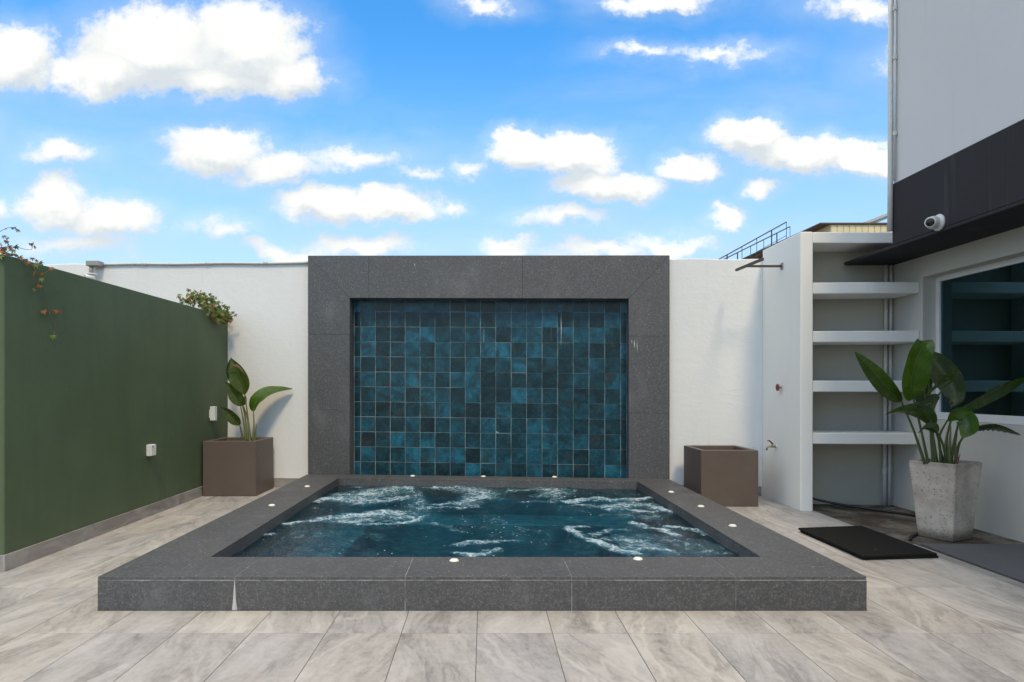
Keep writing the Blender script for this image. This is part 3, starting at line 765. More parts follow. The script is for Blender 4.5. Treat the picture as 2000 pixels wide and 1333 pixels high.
for a in ((806,930.5,'white domed cap on the back rim, leftmost of its three'), (944,931.5,'white domed cap on the back rim, middle of its three'), (1083,932.5,'white domed cap on the back rim, rightmost of its three'),
          (600,951,'white domed cap on the left rim, nearer the tiled wall'), (531,988,'white domed cap on the left rim, nearer the viewer'),
          (1311,962,'white domed cap on the right rim, nearest the tiled wall'), (1369,990,'white domed cap on the right rim, between the other two'), (1431,1028,'white domed cap on the right rim, nearest the viewer'),
          (887,1096,'white domed cap on the front rim, left of the two'), (1246,1093,'white domed cap on the front rim, right of the two')): cap_light(*a)

# ------------------------------------------------------------------ white shelf unit
su = thing('shelf_unit', (3.95, 7.1, 0), 'white plastered outdoor shelf niche with four thick shelves beside the house', 'shelves')
CX0, CX1, CY0 = 3.344, 3.476, 6.93; CT = 2.952; HX = 4.57
MB().prism([(CX0, CY0), (CX1, CY0), (CX1, yw(CX1)-.003), (CX0, yw(CX0)-.003)], -.05, CT).build('side_wall', 'white_paint', su, bevel=.008)
box('top_slab', CX1+.001, HX-.002, CY0+.003, 7.80, 2.832, CT-.004, 'white_paint', su, bevel=.006)
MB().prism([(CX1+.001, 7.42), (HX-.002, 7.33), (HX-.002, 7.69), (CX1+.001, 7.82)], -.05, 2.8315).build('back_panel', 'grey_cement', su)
for z0, z1 in ((2.296, 2.415), (1.782, 1.901), (1.257, 1.376), (.705, .822)):
    MB().prism([(CX1+.0015, CY0+.012), (HX-.003, CY0-.05), (HX-.003, 7.328), (CX1+.0015, 7.418)], z0, z1).build('shelf', 'white_paint', su, bevel=.007)

# ------------------------------------------------------------------ house on the right
ho = thing('house', (6, 3, 0), 'tall pale grey house wall with dark band and overhang on the right', 'house')
TX, TYE = 4.02, 6.44; HB, HT = 2.70, 3.30; TOP = 5.3
WY0, WY1, WZ0, WZ1 = 3.2, 6.83, .975, 2.455
m = MB()
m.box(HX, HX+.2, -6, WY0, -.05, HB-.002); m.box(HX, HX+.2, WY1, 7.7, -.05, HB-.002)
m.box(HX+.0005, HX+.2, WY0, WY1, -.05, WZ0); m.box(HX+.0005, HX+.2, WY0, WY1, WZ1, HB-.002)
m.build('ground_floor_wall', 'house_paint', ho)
box('upper_wall', TX, 9, -6, TYE, HB+.0, TOP, 'grey_paint', ho, bevel=.006)
m = MB(); m.box(TX-.012, TX-.0005, -6, TYE-.0, HB+.001, HT); m.build('dark_band', 'dark_band_paint', ho, bevel=.003)
m = MB(); m.prism([(TX-.012, -6), (HX+.1, -6), (HX+.1, 7.325), (TX+.02, 7.34), (TX-.012, 7.30)], HB-.03, HB-.0005); m.build('overhang_soffit', 'dark_band_paint', ho, bevel=.004)
m = MB(); m.box(HX+.21, 8.5, 2.0, 7.6, -.05, -.01); m.box(8.45, 8.5, 2.0, 7.6, -.01, 2.68); m.box(HX+.21, 8.45, 7.55, 7.6, -.01, 2.68); m.box(HX+.21, 8.45, 2.0, 2.05, -.01, 2.68); m.box(HX+.21, 8.5, 2.0, 7.6, 2.682, 2.698)
m.build('room_interior', 'room_dark', ho)
wn_ = bpy.data.objects.new('window', None); COL.objects.link(wn_); wn_.parent = ho; wn_.location = Vector((4.72, 5, 1.7))-ho.location
fx0, fx1 = 4.70, 4.755; fw_ = .055
box('frame_member', fx0, fx1, WY0, WY1, WZ1-fw_, WZ1, 'window_white', wn_, bevel=.004)
box('frame_member', fx0, fx1, WY0, WY1, WZ0, WZ0+fw_+.02, 'window_white', wn_, bevel=.004)
box('frame_member', fx0+.001, fx1-.001, WY1-fw_, WY1, WZ0+fw_+.02, WZ1-fw_, 'window_white', wn_, bevel=.004)
box('frame_member', fx0+.001, fx1-.001, WY0, WY0+fw_, WZ0+fw_+.02, WZ1-fw_, 'window_white', wn_, bevel=.004)
box('glass_pane', 4.722, 4.728, WY0+fw_-.005, WY1-fw_+.005, WZ0+fw_+.015, WZ1-fw_+.005, 'tinted_glass', wn_)
# pipes at the corner of the house
pp = thing('drain_pipe', (TX-.03, TYE-.03, 3), 'thick white drain pipe running up the house corner', 'pipe')
MB().tube([(TX-.034, TYE+.0, 2.84), (TX-.030, TYE+.0, 3.35), (TX-.022, TYE+.005, TOP-.1)], .024, 12).build('pipe_run', 'pvc_pipe', pp, True)
pp = thing('conduit_pipe', (TX-.03, TYE-.1, 3), 'thin pale conduit clipped to the house beside the drain pipe', 'pipe')
MB().tube([(TX-.026, TYE-.05, 3.32), (TX-.018, TYE-.055, 4.2), (TX-.016, TYE-.055, TOP-.1)], .0105, 10).build('pipe_run', 'pvc_pipe', pp, True)
for z in (3.78, 4.52, 5.0): MB().tube([(TX-.018, TYE-.053, z-.02), (TX-.018, TYE-.053, z+.02)], .018, 10).build('pipe_clip', 'pvc_pipe', pp)
for k, (dx_, lab) in enumerate(((0, 'white pipe in the shelf niche, left of the pair'), (.055, 'white pipe in the shelf niche, right of the pair'))):
    x = 4.475+dx_; o = thing('niche_pipe', (x, 7.30, 0), lab, 'pipe', 'white pipes in the shelf niche')
    yy = 7.30
    segs = [(-.01, .704), (.823, 1.256), (1.377, 1.781), (1.902, 2.295), (2.416, 2.668)]
    for a, b_ in segs: MB().tube([(x-.02*(1-a/2.7), yy, a), (x-.02*(1-b_/2.7), yy, b_)], .019-.004*k, 10).build('pipe_run', 'pvc_pipe', o, True)
    MB().tube([(x-.019, yy, .34+.03*k), (x-.019, yy, .40+.03*k)], .025-.004*k, 10).build('coupling', 'pvc_pipe', o)
# security camera on the band
def turret(name, base, wall_n, look, label, scale=1.0):
    o = thing(name, base, label, 'camera'); b0 = Vector(base); wn = Vector(wall_n).normalized(); lk = Vector(look).normalized(); s = scale
    MB().lathe([(.070*s, 0), (.070*s, .012*s), (.062*s, .022*s), (.052*s, .026*s)], b0, wn, 24).build('mount_plate', 'white_plastic', o, True)
    c = b0+wn*.052*s
    MB().lathe([(.001, -.056*s), (.03*s, -.048*s), (.050*s, -.026*s), (.056*s, 0), (.053*s, .02*s), (.047*s, .040*s), (.044*s, .070*s), (.040*s, .077*s)], c, lk, 24).build('body', 'white_plastic', o, True)
    MB().lathe([(.034*s, .072*s), (.034*s, .0785*s), (.016*s, .082*s), (.001, .083*s)], c, lk, 20).build('lens', 'lens_black', o, True)
    return o
turret('security_camera', (TX-.0125, 5.77, 2.755), (-1, 0, 0), (-.78, -.62, -.12), 'white dome security camera mounted on the dark band of the house', 1.05)
# camera and conduit on the rear wall
cpx = P(182, 520, 8.86)
cx_ = cpx.x
o = turret('security_camera', (cx_, yw(cx_)-.10, 2.838), (0, 0, -1), (-.75, -.62, -.05), 'small white security camera hanging on the rear wall above the green wall', .95)
MB().tube([(cx_, yw(cx_)-.10, 2.839), (cx_, yw(cx_)-.10, 2.935)], .026, 12).build('drop_tube', 'grey_cover', o, True)
box('junction_box', cx_-.05, cx_+.13, yw(cx_)-.15, yw(cx_)-.02, 2.936, 3.005, 'grey_cover', o, bevel=.008)
o = thing('wall_conduit', (-3.6, yw(-3.6), 2.95), 'pale conduit lying along the top edge of the rear wall', 'pipe')
MB().tube([(x, yw(x)-.02, zw(x)-.008+.004*math.sin(x*5)) for x in np.linspace(cx_+.12, -2.30, 26)], .016, 8).build('pipe_run', 'pvc_pipe', o, True)
for x in (-4.6, -3.7, -2.9): MB().tube([(x, yw(x)-.02, zw(x)-.006), (x+.06, yw(x+.06)-.02, zw(x)-.007)], .021, 8).build('coupling', 'pvc_pipe', o, True)

# ------------------------------------------------------------------ fittings on the walls
o = thing('wall_lamp', (GX, 8.12, .9), 'slim white wall lamp on the green wall above the brown planter', 'lamp')
box('lamp_body', GX+.012, GX+.075, 8.085, 8.155, .895, 1.07, 'white_plastic', o, bevel=.004); box('lamp_bracket', GX+.0005, GX+.0125, 8.095, 8.145, .93, 1.03, 'white_plastic', o)
box('lamp_diffuser', GX+.02, GX+.067, 8.093, 8.147, .889, .8955, 'lens_black', o)
o = thing('socket_box', (GX, 6.63, .6), 'square white weatherproof socket box low on the green wall', 'socket')
box('socket_body', GX+.0005, GX+.045, 6.585, 6.685, .612, .728, 'white_plastic', o, bevel=.005); box('socket_lid', GX+.0455, GX+.056, 6.588, 6.682, .616, .725, 'white_plastic', o, bevel=.004)
box('keyhole', GX+.0558, GX+.0585, 6.60, 6.615, .700, .714, 'lens_black', o)
o = thing('garden_tap', (CX0, 7.5, .63), 'small brass garden tap with red lever on the white side wall', 'tap')
c = Vector((CX0, 7.50, .628))
MB().lathe([(.026, .0005), (.026, .006), (.018, .012)], c, (-1, 0, 0), 16).build('wall_flange', 'white_plastic', o, True)
MB().tube([c+Vector((-.008, 0, 0)), c+Vector((-.055, 0, 0)), c+Vector((-.088, 0, 0)), c+Vector((-.108, 0, -.012)), c+Vector((-.114, 0, -.042))], [.010, .012, .010, .010, .011], 10).build('spout', 'brass', o, True)
MB().tube([c+Vector((-.052, 0, .008)), c+Vector((-.052, 0, .036))], .007, 8).build('spindle', 'brass', o)
MB().tube([c+Vector((-.040, 0, .030)), c+Vector((-.062, -.004, .046)), c+Vector((-.085, -.008, .068)), c+Vector((-.108, -.010, .070))], [.008, .010, .009, .006], 8).build('lever', 'red_enamel', o, True)
o = thing('valve_wheel', (CX0, 7.38, 1.305), 'small round red valve wheel on the white side wall', 'valve')
c = Vector((CX0, 7.38, 1.305))
MB().tube([c+Vector((-.0005, 0, 0)), c+Vector((-.045, 0, 0))], .008, 8).build('spindle', 'brass', o)
MB().tube([c+Vector((-.042, .034*math.cos(a), .034*math.sin(a))) for a in np.linspace(0, 2*math.pi, 17)], .0075, 8).build('wheel_rim', 'red_enamel', o, True)
for a in (0, 1.05, 2.09): MB().tube([c+Vector((-.042, .033*math.cos(a), .033*math.sin(a))), c+Vector((-.042, -.033*math.cos(a), -.033*math.sin(a)))], .0055, 6).build('spoke', 'red_enamel', o)
o = thing('steel_bracket', (3.1, 7.3, 2.67), 'rusty steel T-shaped bracket sticking out from the white side wall', 'bracket')
n0, n1 = P(1490, 506.5, 6.917), P(1438, 528, 7.65)
MB().hexa([n0+Vector(q) for q in ((-.012,0,-.014),(.012,0,-.014),(.012,0,.014),(-.012,0,.014))], [n1+Vector(q) for q in ((-.012,0,-.014),(.012,0,-.014),(.012,0,.014),(-.012,0,.014))]).build('long_bar', 'rusty_steel', o)
yc = 7.36; zc_ = n0.z+(n1.z-n0.z)*(yc-n0.y)/(n1.y-n0.y)-.002; xb = n0.x+(n1.x-n0.x)*(yc-n0.y)/(n1.y-n0.y)
box('cross_bar', xb+.0125, CX0-.0005, yc-.011, yc+.011, zc_-.012, zc_+.012, 'rusty_steel', o)
box('wall_plate', CX0-.008, CX0-.0002, yc-.03, yc+.03, zc_-.035, zc_+.035, 'grey_cover', o)

# ------------------------------------------------------------------ planters
def planter(name, x0, x1, y0, y1, h, label):
    o = thing(name, ((x0+x1)/2, (y0+y1)/2, 0), label, 'planter'); w = .055
    vs = [(x0,y0,0),(x1,y0,0),(x1,y1,0),(x0,y1,0),(x0,y0,h),(x1,y0,h),(x1,y1,h),(x0,y1,h),(x0+w,y0+w,h),(x1-w,y0+w,h),(x1-w,y1-w,h),(x0+w,y1-w,h),(x0+w,y0+w,h-.12),(x1-w,y0+w,h-.12),(x1-w,y1-w,h-.12),(x0+w,y1-w,h-.12)]
    mesh('shell', vs, [(0,3,2,1),(0,1,5,4),(1,2,6,5),(2,3,7,6),(3,0,4,7),(4,5,9,8),(5,6,10,9),(6,7,11,10),(7,4,8,11),(8,9,13,12),(9,10,14,13),(10,11,15,14),(11,8,12,15),(12,13,14,15)], 'brown_planter', o, bevel=.006)
    n = 14; vs = []; fs = []
    for i in range(n+1):
        for j in range(n+1):
            x = x0+w+.004+(x1-x0-2*w-.008)*i/n; y = y0+w+.004+(y1-y0-2*w-.008)*j/n; vs.append((x, y, h-.075+random.uniform(-.008, .008)))
    for i in range(n):
        for j in range(n): a = i*(n+1)+j; fs.append((a, a+n+1, a+n+2, a+1))
    mesh('soil_surface', vs, fs, 'soil', o, True)
    return o
planter('square_planter', -3.375, -2.735, 7.85, 8.50, .662, 'square brown planter in the left corner, holding a plant')
planter('square_planter', 2.372, 3.0, 7.17, 7.80, .617, 'square brown planter to the right of the tiled wall, empty of plants')
# concrete pot
po = thing('concrete_pot', (4.03, 5.74, 0), 'tapered square pitted concrete pot standing before the house wall', 'pot')
cc = Vector((4.03, 5.74)); dl, dr, df = Vector((3.832, 5.798))-cc, Vector((4.233, 5.679))-cc, Vector((3.961, 5.547))-cc
cor = [df, dr, -df, dl]
def ring(s, z): return [(cc.x+c_.x*s, cc.y+c_.y*s, z) for c_ in cor]
prof = [(1.0, -.012), (1.36, .66), (1.20, .662), (1.12, .60)]
vs = []; fs = []
for s, z in prof: vs += ring(s, z)
for k in range(3):
    for i in range(4): fs.append((k*4+i, k*4+(i+1)%4, k*4+4+(i+1)%4, k*4+4+i))
fs += [(3,2,1,0), (12,13,14,15)]
mesh('pot_body', vs, fs, 'pitted_concrete', po, bevel=.010)
n = 12; vs = []; fs = []; q = ring(1.12, 0)
for i in range(n+1):
    for j in range(n+1):
        a, b_ = i/n, j/n; p = (Vector(q[0])*(1-a)+Vector(q[1])*a)*(1-b_)+(Vector(q[3])*(1-a)+Vector(q[2])*a)*b_; vs.append((p.x, p.y, .630+random.uniform(-.008, .008)))
for i in range(n):
    for j in range(n): a = i*(n+1)+j; fs.append((a, a+n+1, a+n+2, a+1))
mesh('soil_surface', vs, fs, 'soil', po, True)

# ------------------------------------------------------------------ big-leaved plants
def blade(pts, width, side, fold, mat, parent, peak=.36, wave=.02, curl=0.0, notch=0, powr=.78):
    c = smooth_curve(pts, 9); n = len(c); side = Vector(side).normalized(); nv = 8
    vs = []; uvs = []; fs = []; lens = [0]
    for i in range(1, n): lens.append(lens[-1]+(c[i]-c[i-1]).length)
    T = lens[-1]; rs = random.random()*6
    for i, p in enumerate(c):
        s = lens[i]/T
        tg = (c[min(i+1, n-1)]-c[max(i-1, 0)]).normalized()
        sd = (side-tg*side.dot(tg)).normalized(); nn = tg.cross(sd)
        e1 = math.log(.5)/math.log(peak); w = width*.5*max(math.sin(math.pi*min(max(s, 0), 1)**e1), 0)**powr+.002
        for j in range(nv+1):
            a = (j/nv-.5)*2
            off = fold*abs(a)*w - curl*w*a*a + wave*w*math.sin(6*s*3+a*2.5+rs)*abs(a)
            ww = w*(1-.12*fold*abs(a))
            if notch and abs(a) > .8: ww *= 1-.5*(math.sin(s*60)*.5+.5)*(s > .25)
            vs.append(p+sd*(a*ww)+nn*off); uvs.append((j/nv, s))
    for i in range(n-1):
        for j in range(nv): k = i*(nv+1)+j; fs.append((k, k+nv+1, k+nv+2, k+1))
    b = base_of(parent); me = bpy.data.meshes.new('leaf'); me.from_pydata([tuple(q-b) for q in vs], [], fs)
    uvl = me.uv_layers.new(name='UVMap')
    for l in me.loops: uvl.data[l.index].uv = uvs[l.vertex_index]
    for p in me.polygons: p.use_smooth = True
    me.materials.append(MATS[mat]); o = link('leaf', me, parent)
    MB().tube(c[:int(n*.93)], [(.0045*(1-.8*i/n)+.0008) for i in range(int(n*.93))], 6).build('midrib', 'leaf_stalk', o, True)
    return o
def stalk(pts, r0, r1, mat, parent):
    c = smooth_curve(pts, 8); n = len(c)
    return MB().tube(c, [r0+(r1-r0)*i/(n-1) for i in range(n)], 8).build('stalk', mat, parent, True)
def pl(lst): return [P(*q) for q in lst]
rp = thing('strelitzia_plant', (4.0, 5.72, .63), 'broad-leaved bird of paradise plant in the concrete pot', 'plant')
RL = [  # stalk, blade, width, side, fold, material
 ([(1806,906,5.70),(1786,845,5.69),(1761,786,5.66)], [(1761,786,5.66),(1738,764,5.64),(1706,727,5.60),(1670,688,5.54)], .150, (.72,-.35,.62), .35, 'strelitzia_green', {}),
 ([(1813,906,5.68),(1800,845,5.63),(1784,778,5.58)], [(1784,780,5.58),(1780,748,5.54),(1788,708,5.52),(1804,676,5.55),(1815,665,5.62)], .29, (1,.25,.30), -.28, 'strelitzia_bright', dict(peak=.34, powr=.7)),
 ([(1826,906,5.80),(1818,800,5.86),(1807,690,5.84)], [(1807,686,5.84),(1832,712,5.80),(1858,748,5.76),(1866,778,5.73),(1856,796,5.71)], .215, (.72,-.25,.66), -.25, 'strelitzia_dull', dict(peak=.45)),
 ([(1823,906,5.66),(1818,810,5.60),(1836,768,5.56),(1863,742,5.58)], [(1864,741,5.58),(1846,746,5.52),(1826,760,5.47),(1808,776,5.44)], .135, (.45,-.55,.75), .45, 'strelitzia_green', {}),
 ([(1823,906,5.67),(1818,820,5.60),(1834,776,5.57)], [(1835,777,5.57),(1816,785,5.53),(1800,793,5.5),(1786,787,5.48)], .115, (.25,-.4,.85), .3, 'strelitzia_dull', {}),
 ([(1846,906,5.76),(1850,850,5.74),(1862,808,5.70)], [(1862,808,5.70),(1892,790,5.69),(1940,764,5.65),(2014,733,5.58)], .175, (.38,-.5,.78), .42, 'strelitzia_green', dict(peak=.45)),
 ([(1838,906,5.68),(1834,862,5.66),(1823,834,5.63)], [(1823,834,5.63),(1806,812,5.57),(1772,802,5.50),(1728,810,5.43)], .155, (.1,-.75,.62), .35, 'strelitzia_green', {}),
 ([(1843,906,5.72),(1834,858,5.66),(1850,822,5.58)], [(1849,823,5.58),(1862,810,5.55),(1880,803,5.52),(1898,804,5.50)], .125, (.2,-.5,.85), .35, 'strelitzia_bright', {}),
 ([(1858,906,5.70),(1864,860,5.64),(1878,806,5.58)], [(1872,812,5.57),(1886,814,5.54),(1892,832,5.52),(1879,856,5.50)], .150, (.8,-.2,.5), -.3, 'strelitzia_bright', {}),
 ([(1830,906,5.76),(1822,850,5.80),(1812,800,5.84)], [(1812,800,5.84),(1806,770,5.84),(1812,735,5.86),(1830,700,5.90)], .19, (.95,.2,.25), .25, 'strelitzia_dull', {}),
 ([(1850,906,5.66),(1842,870,5.60),(1832,846,5.55)], [(1832,846,5.55),(1822,836,5.50),(1808,836,5.46),(1792,848,5.42)], .09, (.1,-.6,.7), .4, 'strelitzia_green', {}),
 ([(1866,906,5.76),(1874,866,5.73),(1893,842,5.68)], [(1892,843,5.68),(1915,832,5.64),(1950,833,5.58),(1994,850,5.50)], .105, (.1,-.75,.6), .5, 'strelitzia_dull', dict(notch=1)),
]
for st, bl_, w, sd, fo, mt, kw in RL:
    lf = blade(pl(bl_), w, sd, fo, mt, rp, **kw); stalk(pl(st), .0135, .0065, 'leaf_stalk', lf)
for a, r0 in (([(1853,907,5.70),(1855,868,5.69),(1857,832,5.69)], .022), ([(1868,907,5.72),(1866,870,5.71),(1870,846,5.70)], .016), ([(1846,907,5.68),(1846,868,5.67),(1852,835,5.67)], .012)): stalk(pl(a), r0, .003, 'stalk_pale', rp)
s_ = stalk(pl([(1868,907,5.66),(1872,896,5.65),(1876,886,5.65)]), .012, .001, 'red_sheath', rp)
lp = thing('strelitzia_plant', (-3.0, 8.2, .59), 'young bird of paradise plant in the brown planter by the green wall', 'plant')
LL = [
 ([(487,862,8.18),(484,815,8.17),(478,772,8.16)], [(478,772,8.16),(473,748,8.12),(462,722,8.10),(450,698,8.12)], .25, (.92,-.25,.42), -.35, 'strelitzia_pale', dict(peak=.42, powr=1.2)),
 ([(480,862,8.20),(476,825,8.22),(470,794,8.22)], [(470,794,8.22),(465,778,8.20),(454,760,8.18),(438,746,8.16)], .18, (.8,-.2,.58), -.35, 'strelitzia_pale', dict(powr=1.0)),
 ([(484,862,8.22),(476,800,8.28),(456,752,8.30)], [(456,752,8.30),(449,738,8.30),(446,722,8.30),(449,702,8.28)], .085, (.95,-.2,.1), .3, 'strelitzia_dull', {}),
 ([(494,862,8.20),(496,835,8.22),(495,803,8.26)], [(495,804,8.26),(502,782,8.30),(524,766,8.38),(549,761,8.46),(572,760,8.53)], .21, (-.43,.45,.40), .2, 'strelitzia_bright', dict(peak=.3)),
 ([(475,862,8.16),(472,845,8.14),(468,830,8.10)], [(468,831,8.10),(458,818,8.06),(444,803,8.02),(430,796,7.98)], .145, (.55,-.35,.75), -.35, 'strelitzia_pale', dict(powr=1.0)),
 ([(489,862,8.19),(484,820,8.18),(474,790,8.18)], [(474,792,8.18),(477,782,8.16),(479,772,8.15)], .06, (.9,-.2,.3), .4, 'strelitzia_green', {}),
]
for st, bl_, w, sd, fo, mt, kw in LL:
    lf = blade(pl(bl_), w, sd, fo, mt, lp, **kw); stalk(pl(st), .013, .0065, 'stalk_pale', lf)
for a, r0 in (([(488,864,8.17),(486,840,8.17),(485,822,8.17)], .020), ([(497,864,8.18),(499,845,8.18),(501,828,8.19)], .018)): stalk(pl(a), r0, .004, 'stalk_pale', lp)
vs = []; fs = []          # browned, torn edge at the top of the tall leaf
c = smooth_curve(pl([(450,722,8.07),(456,715,8.04),(466,717,8.04),(476,728,8.06),(480,735,8.08)]), 5)
for i, p in enumerate(c): w = .012+.010*math.sin(i*1.9)**2; vs += [p+Vector((0, -.01, w)), p+Vector((0, -.014, 0)), p+Vector((0, -.006, -w))]
for i in range(len(c)-1): a = i*3; fs += [(a, a+3, a+4, a+1), (a+1, a+4, a+5, a+2)]
mesh('dry_edge', vs, fs, 'dry_leaf', lp, True)

# ------------------------------------------------------------------ creepers over the green wall
def palm(n=5, L=1.0):
    vs = [(0, 0, 0)]; fs = []
    for k in range(n):
        a = R(-80+160*k/(n-1)); l = L*(1-.28*abs(k-(n-1)/2)/((n-1)/2)); w = .17*l; dx_, dy_ = math.sin(a), math.cos(a)
        def pt(f, o_, z): return (dx_*l*f+dy_*o_, dy_*l*f-dx_*o_, z)
        b_ = len(vs); vs += [pt(.35, w, .05), pt(.68, w*.85, -.02), pt(1, 0, -.14), pt(.68, -w*.85, -.02), pt(.35, -w, .05), pt(.5, 0, -.03)]
        fs += [(0, b_, b_+5), (b_, b_+1, b_+5), (b_+1, b_+2, b_+5), (b_+2, b_+3, b_+5), (b_+3, b_+4, b_+5), (b_+4, 0, b_+5)]
    return vs, fs
LM = {}
for mt in ('orange_leaf', 'green_leaf', 'olive_leaf'):
    vs, fs = palm(); me = bpy.data.meshes.new('leaf'); me.from_pydata(vs, [], fs); me.materials.append(MATS[mt]); LM[mt] = me
def leafobj(parent, pos, size, mt, droop=.8):
    o = link('leaf', LM[mt], parent, Vector(pos)-base_of(parent)); o.scale = (size,)*3
    o.rotation_euler = (R(random.uniform(-60, -150))*droop, R(random.uniform(-40, 40)), R(random.uniform(120, 240))); return o
vi = thing('creeper_vine', (GX-.12, 5.0, GZ), 'reddish creeper hanging over the near end of the green wall', 'vine')
def zz4(x, y): return (x/4.762, 420+y/4.762)
def vpt(x, y, X=GX+.03): px, py = zz4(x, y); return PX(px, py, X)
def vst(pts, r, X=GX+.03): return MB().tube(smooth_curve([vpt(*p, X=X) for p in pts], 4), r, 6).build('stem', 'vine_stem', vi, True)
root = [Vector((GX-.32, 4.95, -.05)), Vector((GX-.30, 4.9, 1.2)), Vector((GX-.22, 4.8, 2.2)), Vector((GX-.08, 4.82, GZ+.03)), vpt(150, 380, GX+.01)]
MB().tube(smooth_curve(root, 5), .009, 6).build('stem', 'vine_stem', vi, True)
vst([(-20, 300), (60, 350), (150, 380), (240, 430), (310, 500), (355, 590), (395, 680), (425, 770), (440, 860), (475, 960), (512, 1070), (490, 1125)], .0028)
vst([(395, 560), (450, 630), (520, 690), (600, 725)], .0018); vst([(80, 300), (150, 300), (220, 318), (290, 325), (300, 285)], .0018, GX-.02); vst([(-30, 180), (0, 155), (60, 125), (120, 120), (180, 142)], .0018, GX-.02)
vst([(440, 885), (520, 880), (600, 875)], .0015); vst([(360, 560), (410, 545), (480, 500)], .0018); vst([(-20, 380), (40, 350), (75, 270), (40, 190)], .002, GX-.03); vst([(-20, 330), (60, 345), (130, 300)], .002, GX-.02)
for (x, y, mt, s) in [(330,455,'green_leaf',1.1),(345,470,'green_leaf',1),(310,530,'orange_leaf',1),(380,540,'orange_leaf',.9),(375,590,'green_leaf',1),(345,645,'orange_leaf',1.1),(375,655,'orange_leaf',.8),(330,690,'olive_leaf',.8),
    (400,890,'orange_leaf',1),(430,895,'orange_leaf',1.1),(455,905,'green_leaf',.8),(520,885,'orange_leaf',1),(550,890,'orange_leaf',1),(490,1120,'green_leaf',1.1),(260,430,'orange_leaf',1),(180,390,'orange_leaf',1),(345,420,'orange_leaf',.9),(475,490,'orange_leaf',.9),(370,440,'olive_leaf',.9),(240,410,'olive_leaf',.8),(300,400,'olive_leaf',.8),
    (115,320,'green_leaf',1.2),(70,260,'orange_leaf',1.1),(30,300,'orange_leaf',1.1),(140,290,'olive_leaf',1),(10,330,'orange_leaf',1.3),(50,320,'green_leaf',1),(90,290,'orange_leaf',1),(20,350,'orange_leaf',1),(300,265,'orange_leaf',.9),(325,290,'orange_leaf',.9),(285,265,'orange_leaf',.7),(40,195,'olive_leaf',.8),(70,212,'olive_leaf',.6),(110,118,'olive_leaf',.6),(170,140,'olive_leaf',.8),(60,125,'olive_leaf',.5),(135,115,'olive_leaf',.5),(5,270,'orange_leaf',1),(60,240,'orange_leaf',.8),(160,370,'olive_leaf',.8),(5,380,'green_leaf',1.1)]:
    leafobj(vi, vpt(x, y, GX+(.035 if y > 420 else -.01)), .036*s, mt)
bu = thing('creeper_bush', (GX-.1, 8.2, GZ), 'small bushy green creeper spilling over the far end of the green wall', 'vine')
bc = []
for (px, py, Y) in ((365,585,8.0),(380,580,8.05),(398,582,8.1),(415,592,8.2),(430,602,8.35),(440,615,8.45),(405,600,8.0),(420,612,8.15),(436,625,8.35)):
    p = P(px, py, Y); p.x = min(p.x, GX+.05) if py < 606 else max(p.x, GX+.02); bc.append(p)
for k in range(9): 
    p0 = Vector((GX-.30+random.uniform(-.05, .05), 8.2+random.uniform(-.2, .2), 1.2)); p1 = Vector((GX-.14, 8.2+random.uniform(-.15, .2), GZ+.05)); MB().tube(smooth_curve([p0, p1, bc[k]], 5), .004, 6).build('stem', 'vine_stem', bu, True)
for k in range(280):
    p = random.choice(bc)+Vector((random.gauss(0, .05), random.gauss(0, .07), random.gauss(0, .035)))
    if p.x < GX+.01 and p.z < GZ+.012: p.z = GZ+.012+random.random()*.06
    leafobj(bu, p, random.uniform(.034, .055), random.choices(['olive_leaf', 'green_leaf', 'orange_leaf'], [4, 5, 1])[0])

# ------------------------------------------------------------------ mats, slab, hose
for k, (dx_, z0, lab) in enumerate(((0, .001, 'black rubber mat lying under its twin beside the spa'), (-.012, .0205, 'black rubber mat lying on top of its twin beside the spa'))):
    tag(MB().prism([(2.842+dx_, 5.90-dx_), (3.470+dx_, 6.01), (3.468+dx_, 5.0), (2.856+dx_, 4.935+dx_)], z0, z0+.018).build('rubber_mat', 'black_rubber', bevel=.004), lab, 'mat', 'rubber mats beside the spa')
tag(MB().prism([(3.60, 1.2), (4.55, 1.2), (4.55, 5.43), (3.625, 5.45)], -.011, .006).build('slate_slab', 'grey_slate', bevel=.003), 'flat dark grey slab on the ground in front of the concrete pot', 'slab')
ptsh = smooth_curve([(3.49, 7.36, .13), (3.6, 7.30, .085), (3.8, 7.20, .04), (4.05, 7.05, .012), (4.35, 6.7, .002), (4.42, 6.3, .002), (4.3, 6.0, .002), (3.95, 5.88, .002), (3.73, 5.72, .002), (3.64, 5.6, .002)], 8)
tag(MB().tube(ptsh, .013, 10).build('garden_hose', 'black_hose', smooth=True), 'black hose lying along the foot of the shelf niche', 'hose')

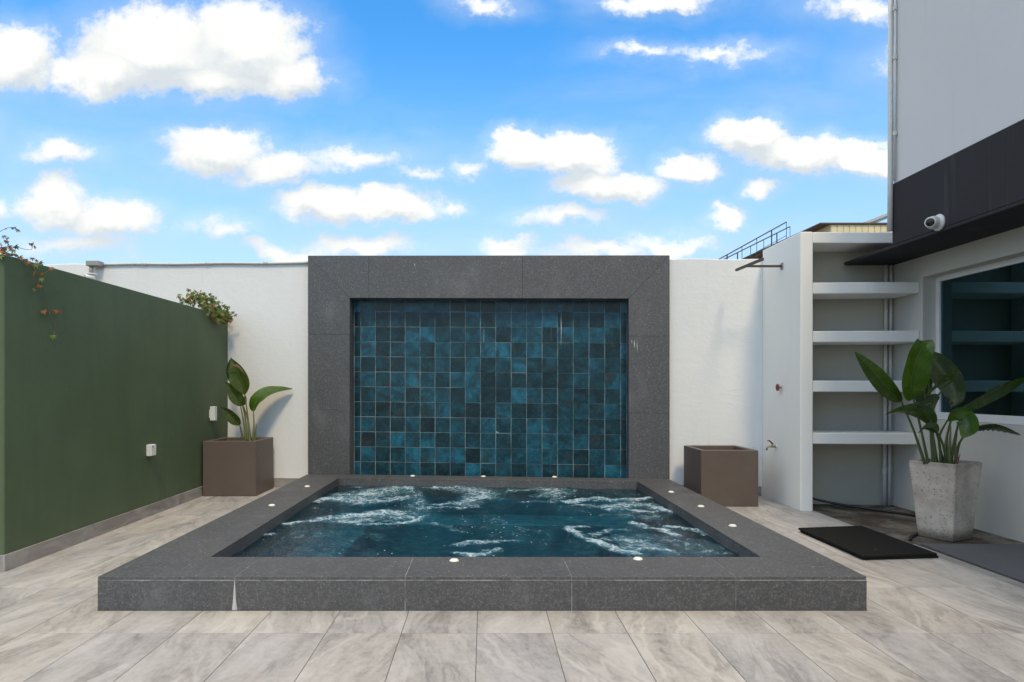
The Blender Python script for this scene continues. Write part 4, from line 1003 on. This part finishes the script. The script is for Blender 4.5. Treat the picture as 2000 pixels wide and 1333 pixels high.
# ------------------------------------------------------------------ beyond the wall
st = thing('metal_stair', (7.2, 16.5, 0), 'steel outdoor stair with thin railings beyond the rear wall', 'stair')
YS = 16.0; sc_ = F/YS
def SP(px, py, dy_=0): return P(px, py, YS+dy_)
def down(p, q, s): return p+(p-q)*s
for (a, b_, dy_) in (((1422,497),(1536,434),0), ((1442,493),(1543,443),.0)):
    yo = 0 if a[0] == 1422 else .9
    p, q = P(a[0], a[1], YS+yo), P(b_[0], b_[1], YS+yo); low = p+(p-q)*2.3
    MB().tube([low, q], .014, 8).build('handrail', 'dark_steel', st, True)
    MB().tube([low-Vector((0, 0, .33)), q-Vector((0, 0, .33))], .008, 6).build('mid_rail', 'dark_steel', st, True)
    s0 = low-Vector((0, 0, .62)); s1 = q-Vector((0, 0, .62))
    dn = Vector((0, 0, -.14)); MB().hexa([s0+Vector((0,-.02,0)), s0+Vector((0,.02,0)), s0+Vector((0,.02,0))+dn, s0+Vector((0,-.02,0))+dn], [s1+Vector((0,-.02,0)), s1+Vector((0,.02,0)), s1+Vector((0,.02,0))+dn, s1+Vector((0,-.02,0))+dn]).build('stringer', 'rusty_steel', st)
    for k in range(14):
        w = low.lerp(q, k/13); MB().tube([w, w-Vector((0, 0, .66))], .008 if k % 3 else .016, 6).build('rail_post', 'dark_steel', st)
    e2 = s1-Vector((0, 0, .1)); MB().tube([e2, Vector((e2.x, e2.y, -.06))], .05, 8).build('leg', 'dark_steel', st)
pa, qa = P(1422, 497, YS), P(1536, 434, YS); lo = pa+(pa-qa)*2.3
for k in range(28):
    w = lo.lerp(qa, k/27); box('tread', w.x-.12, w.x+.12, YS+.03, YS+.87, w.z-.70, w.z-.665, 'rusty_steel', st)
yh = thing('yellow_shed', (13, 21, 0), 'distant yellow boarded building with a dark flat roof', 'building')
YY = 20.0; q0 = P(1622, 452, YY); q1 = P(1740, 440, YY); zt_ = P(1622, 439, YY).z
box('wall', q0.x, q0.x+5, YY, YY+5, -.06, zt_, 'yellow_board', yh)
for k in range(26): box('board', q0.x+.01+k*.19, q0.x+.185+k*.19, YY-.02, YY-.0005, 3, zt_-.02, 'yellow_board', yh, bevel=.006)
r0 = P(1598, 447, YY); 
MB().prism([(q0.x-.35, YY-.08), (q0.x+5.4, YY-.08), (q0.x+5.4, YY+5.4), (q0.x-.55, YY+5.4)], zt_, zt_+.04).build('roof', 'dark_roof', yh)
gb = thing('grey_roof_building', (19, 30, 0), 'grey sloping metal roof far behind the yellow building', 'building')
za = P(1690, 434, 30).z; zb = P(1740, 414, 30).z; xa = P(1688, 434, 30).x; xb_ = P(1740, 414, 30).x; sl = (zb-za)/(xb_-xa)
box('wall', xa+.1, xa+6, 30.2, 36, -.06, za-.1, 'metal_roof', gb)
MB().hexa([(xa,30,za), (xa+6,30,za+6*sl), (xa+6,30,za+6*sl-.12), (xa,30,za-.12)], [(xa,36,za), (xa+6,36,za+6*sl), (xa+6,36,za+6*sl-.12), (xa,36,za-.12)]).build('roof', 'metal_roof', gb)
MB().prism([(xa+.1, 30.21), (xa+6, 30.21), (xa+6, 30.3), (xa+.1, 30.3)], za-.1, za-.09).build('fascia', 'metal_roof', gb)
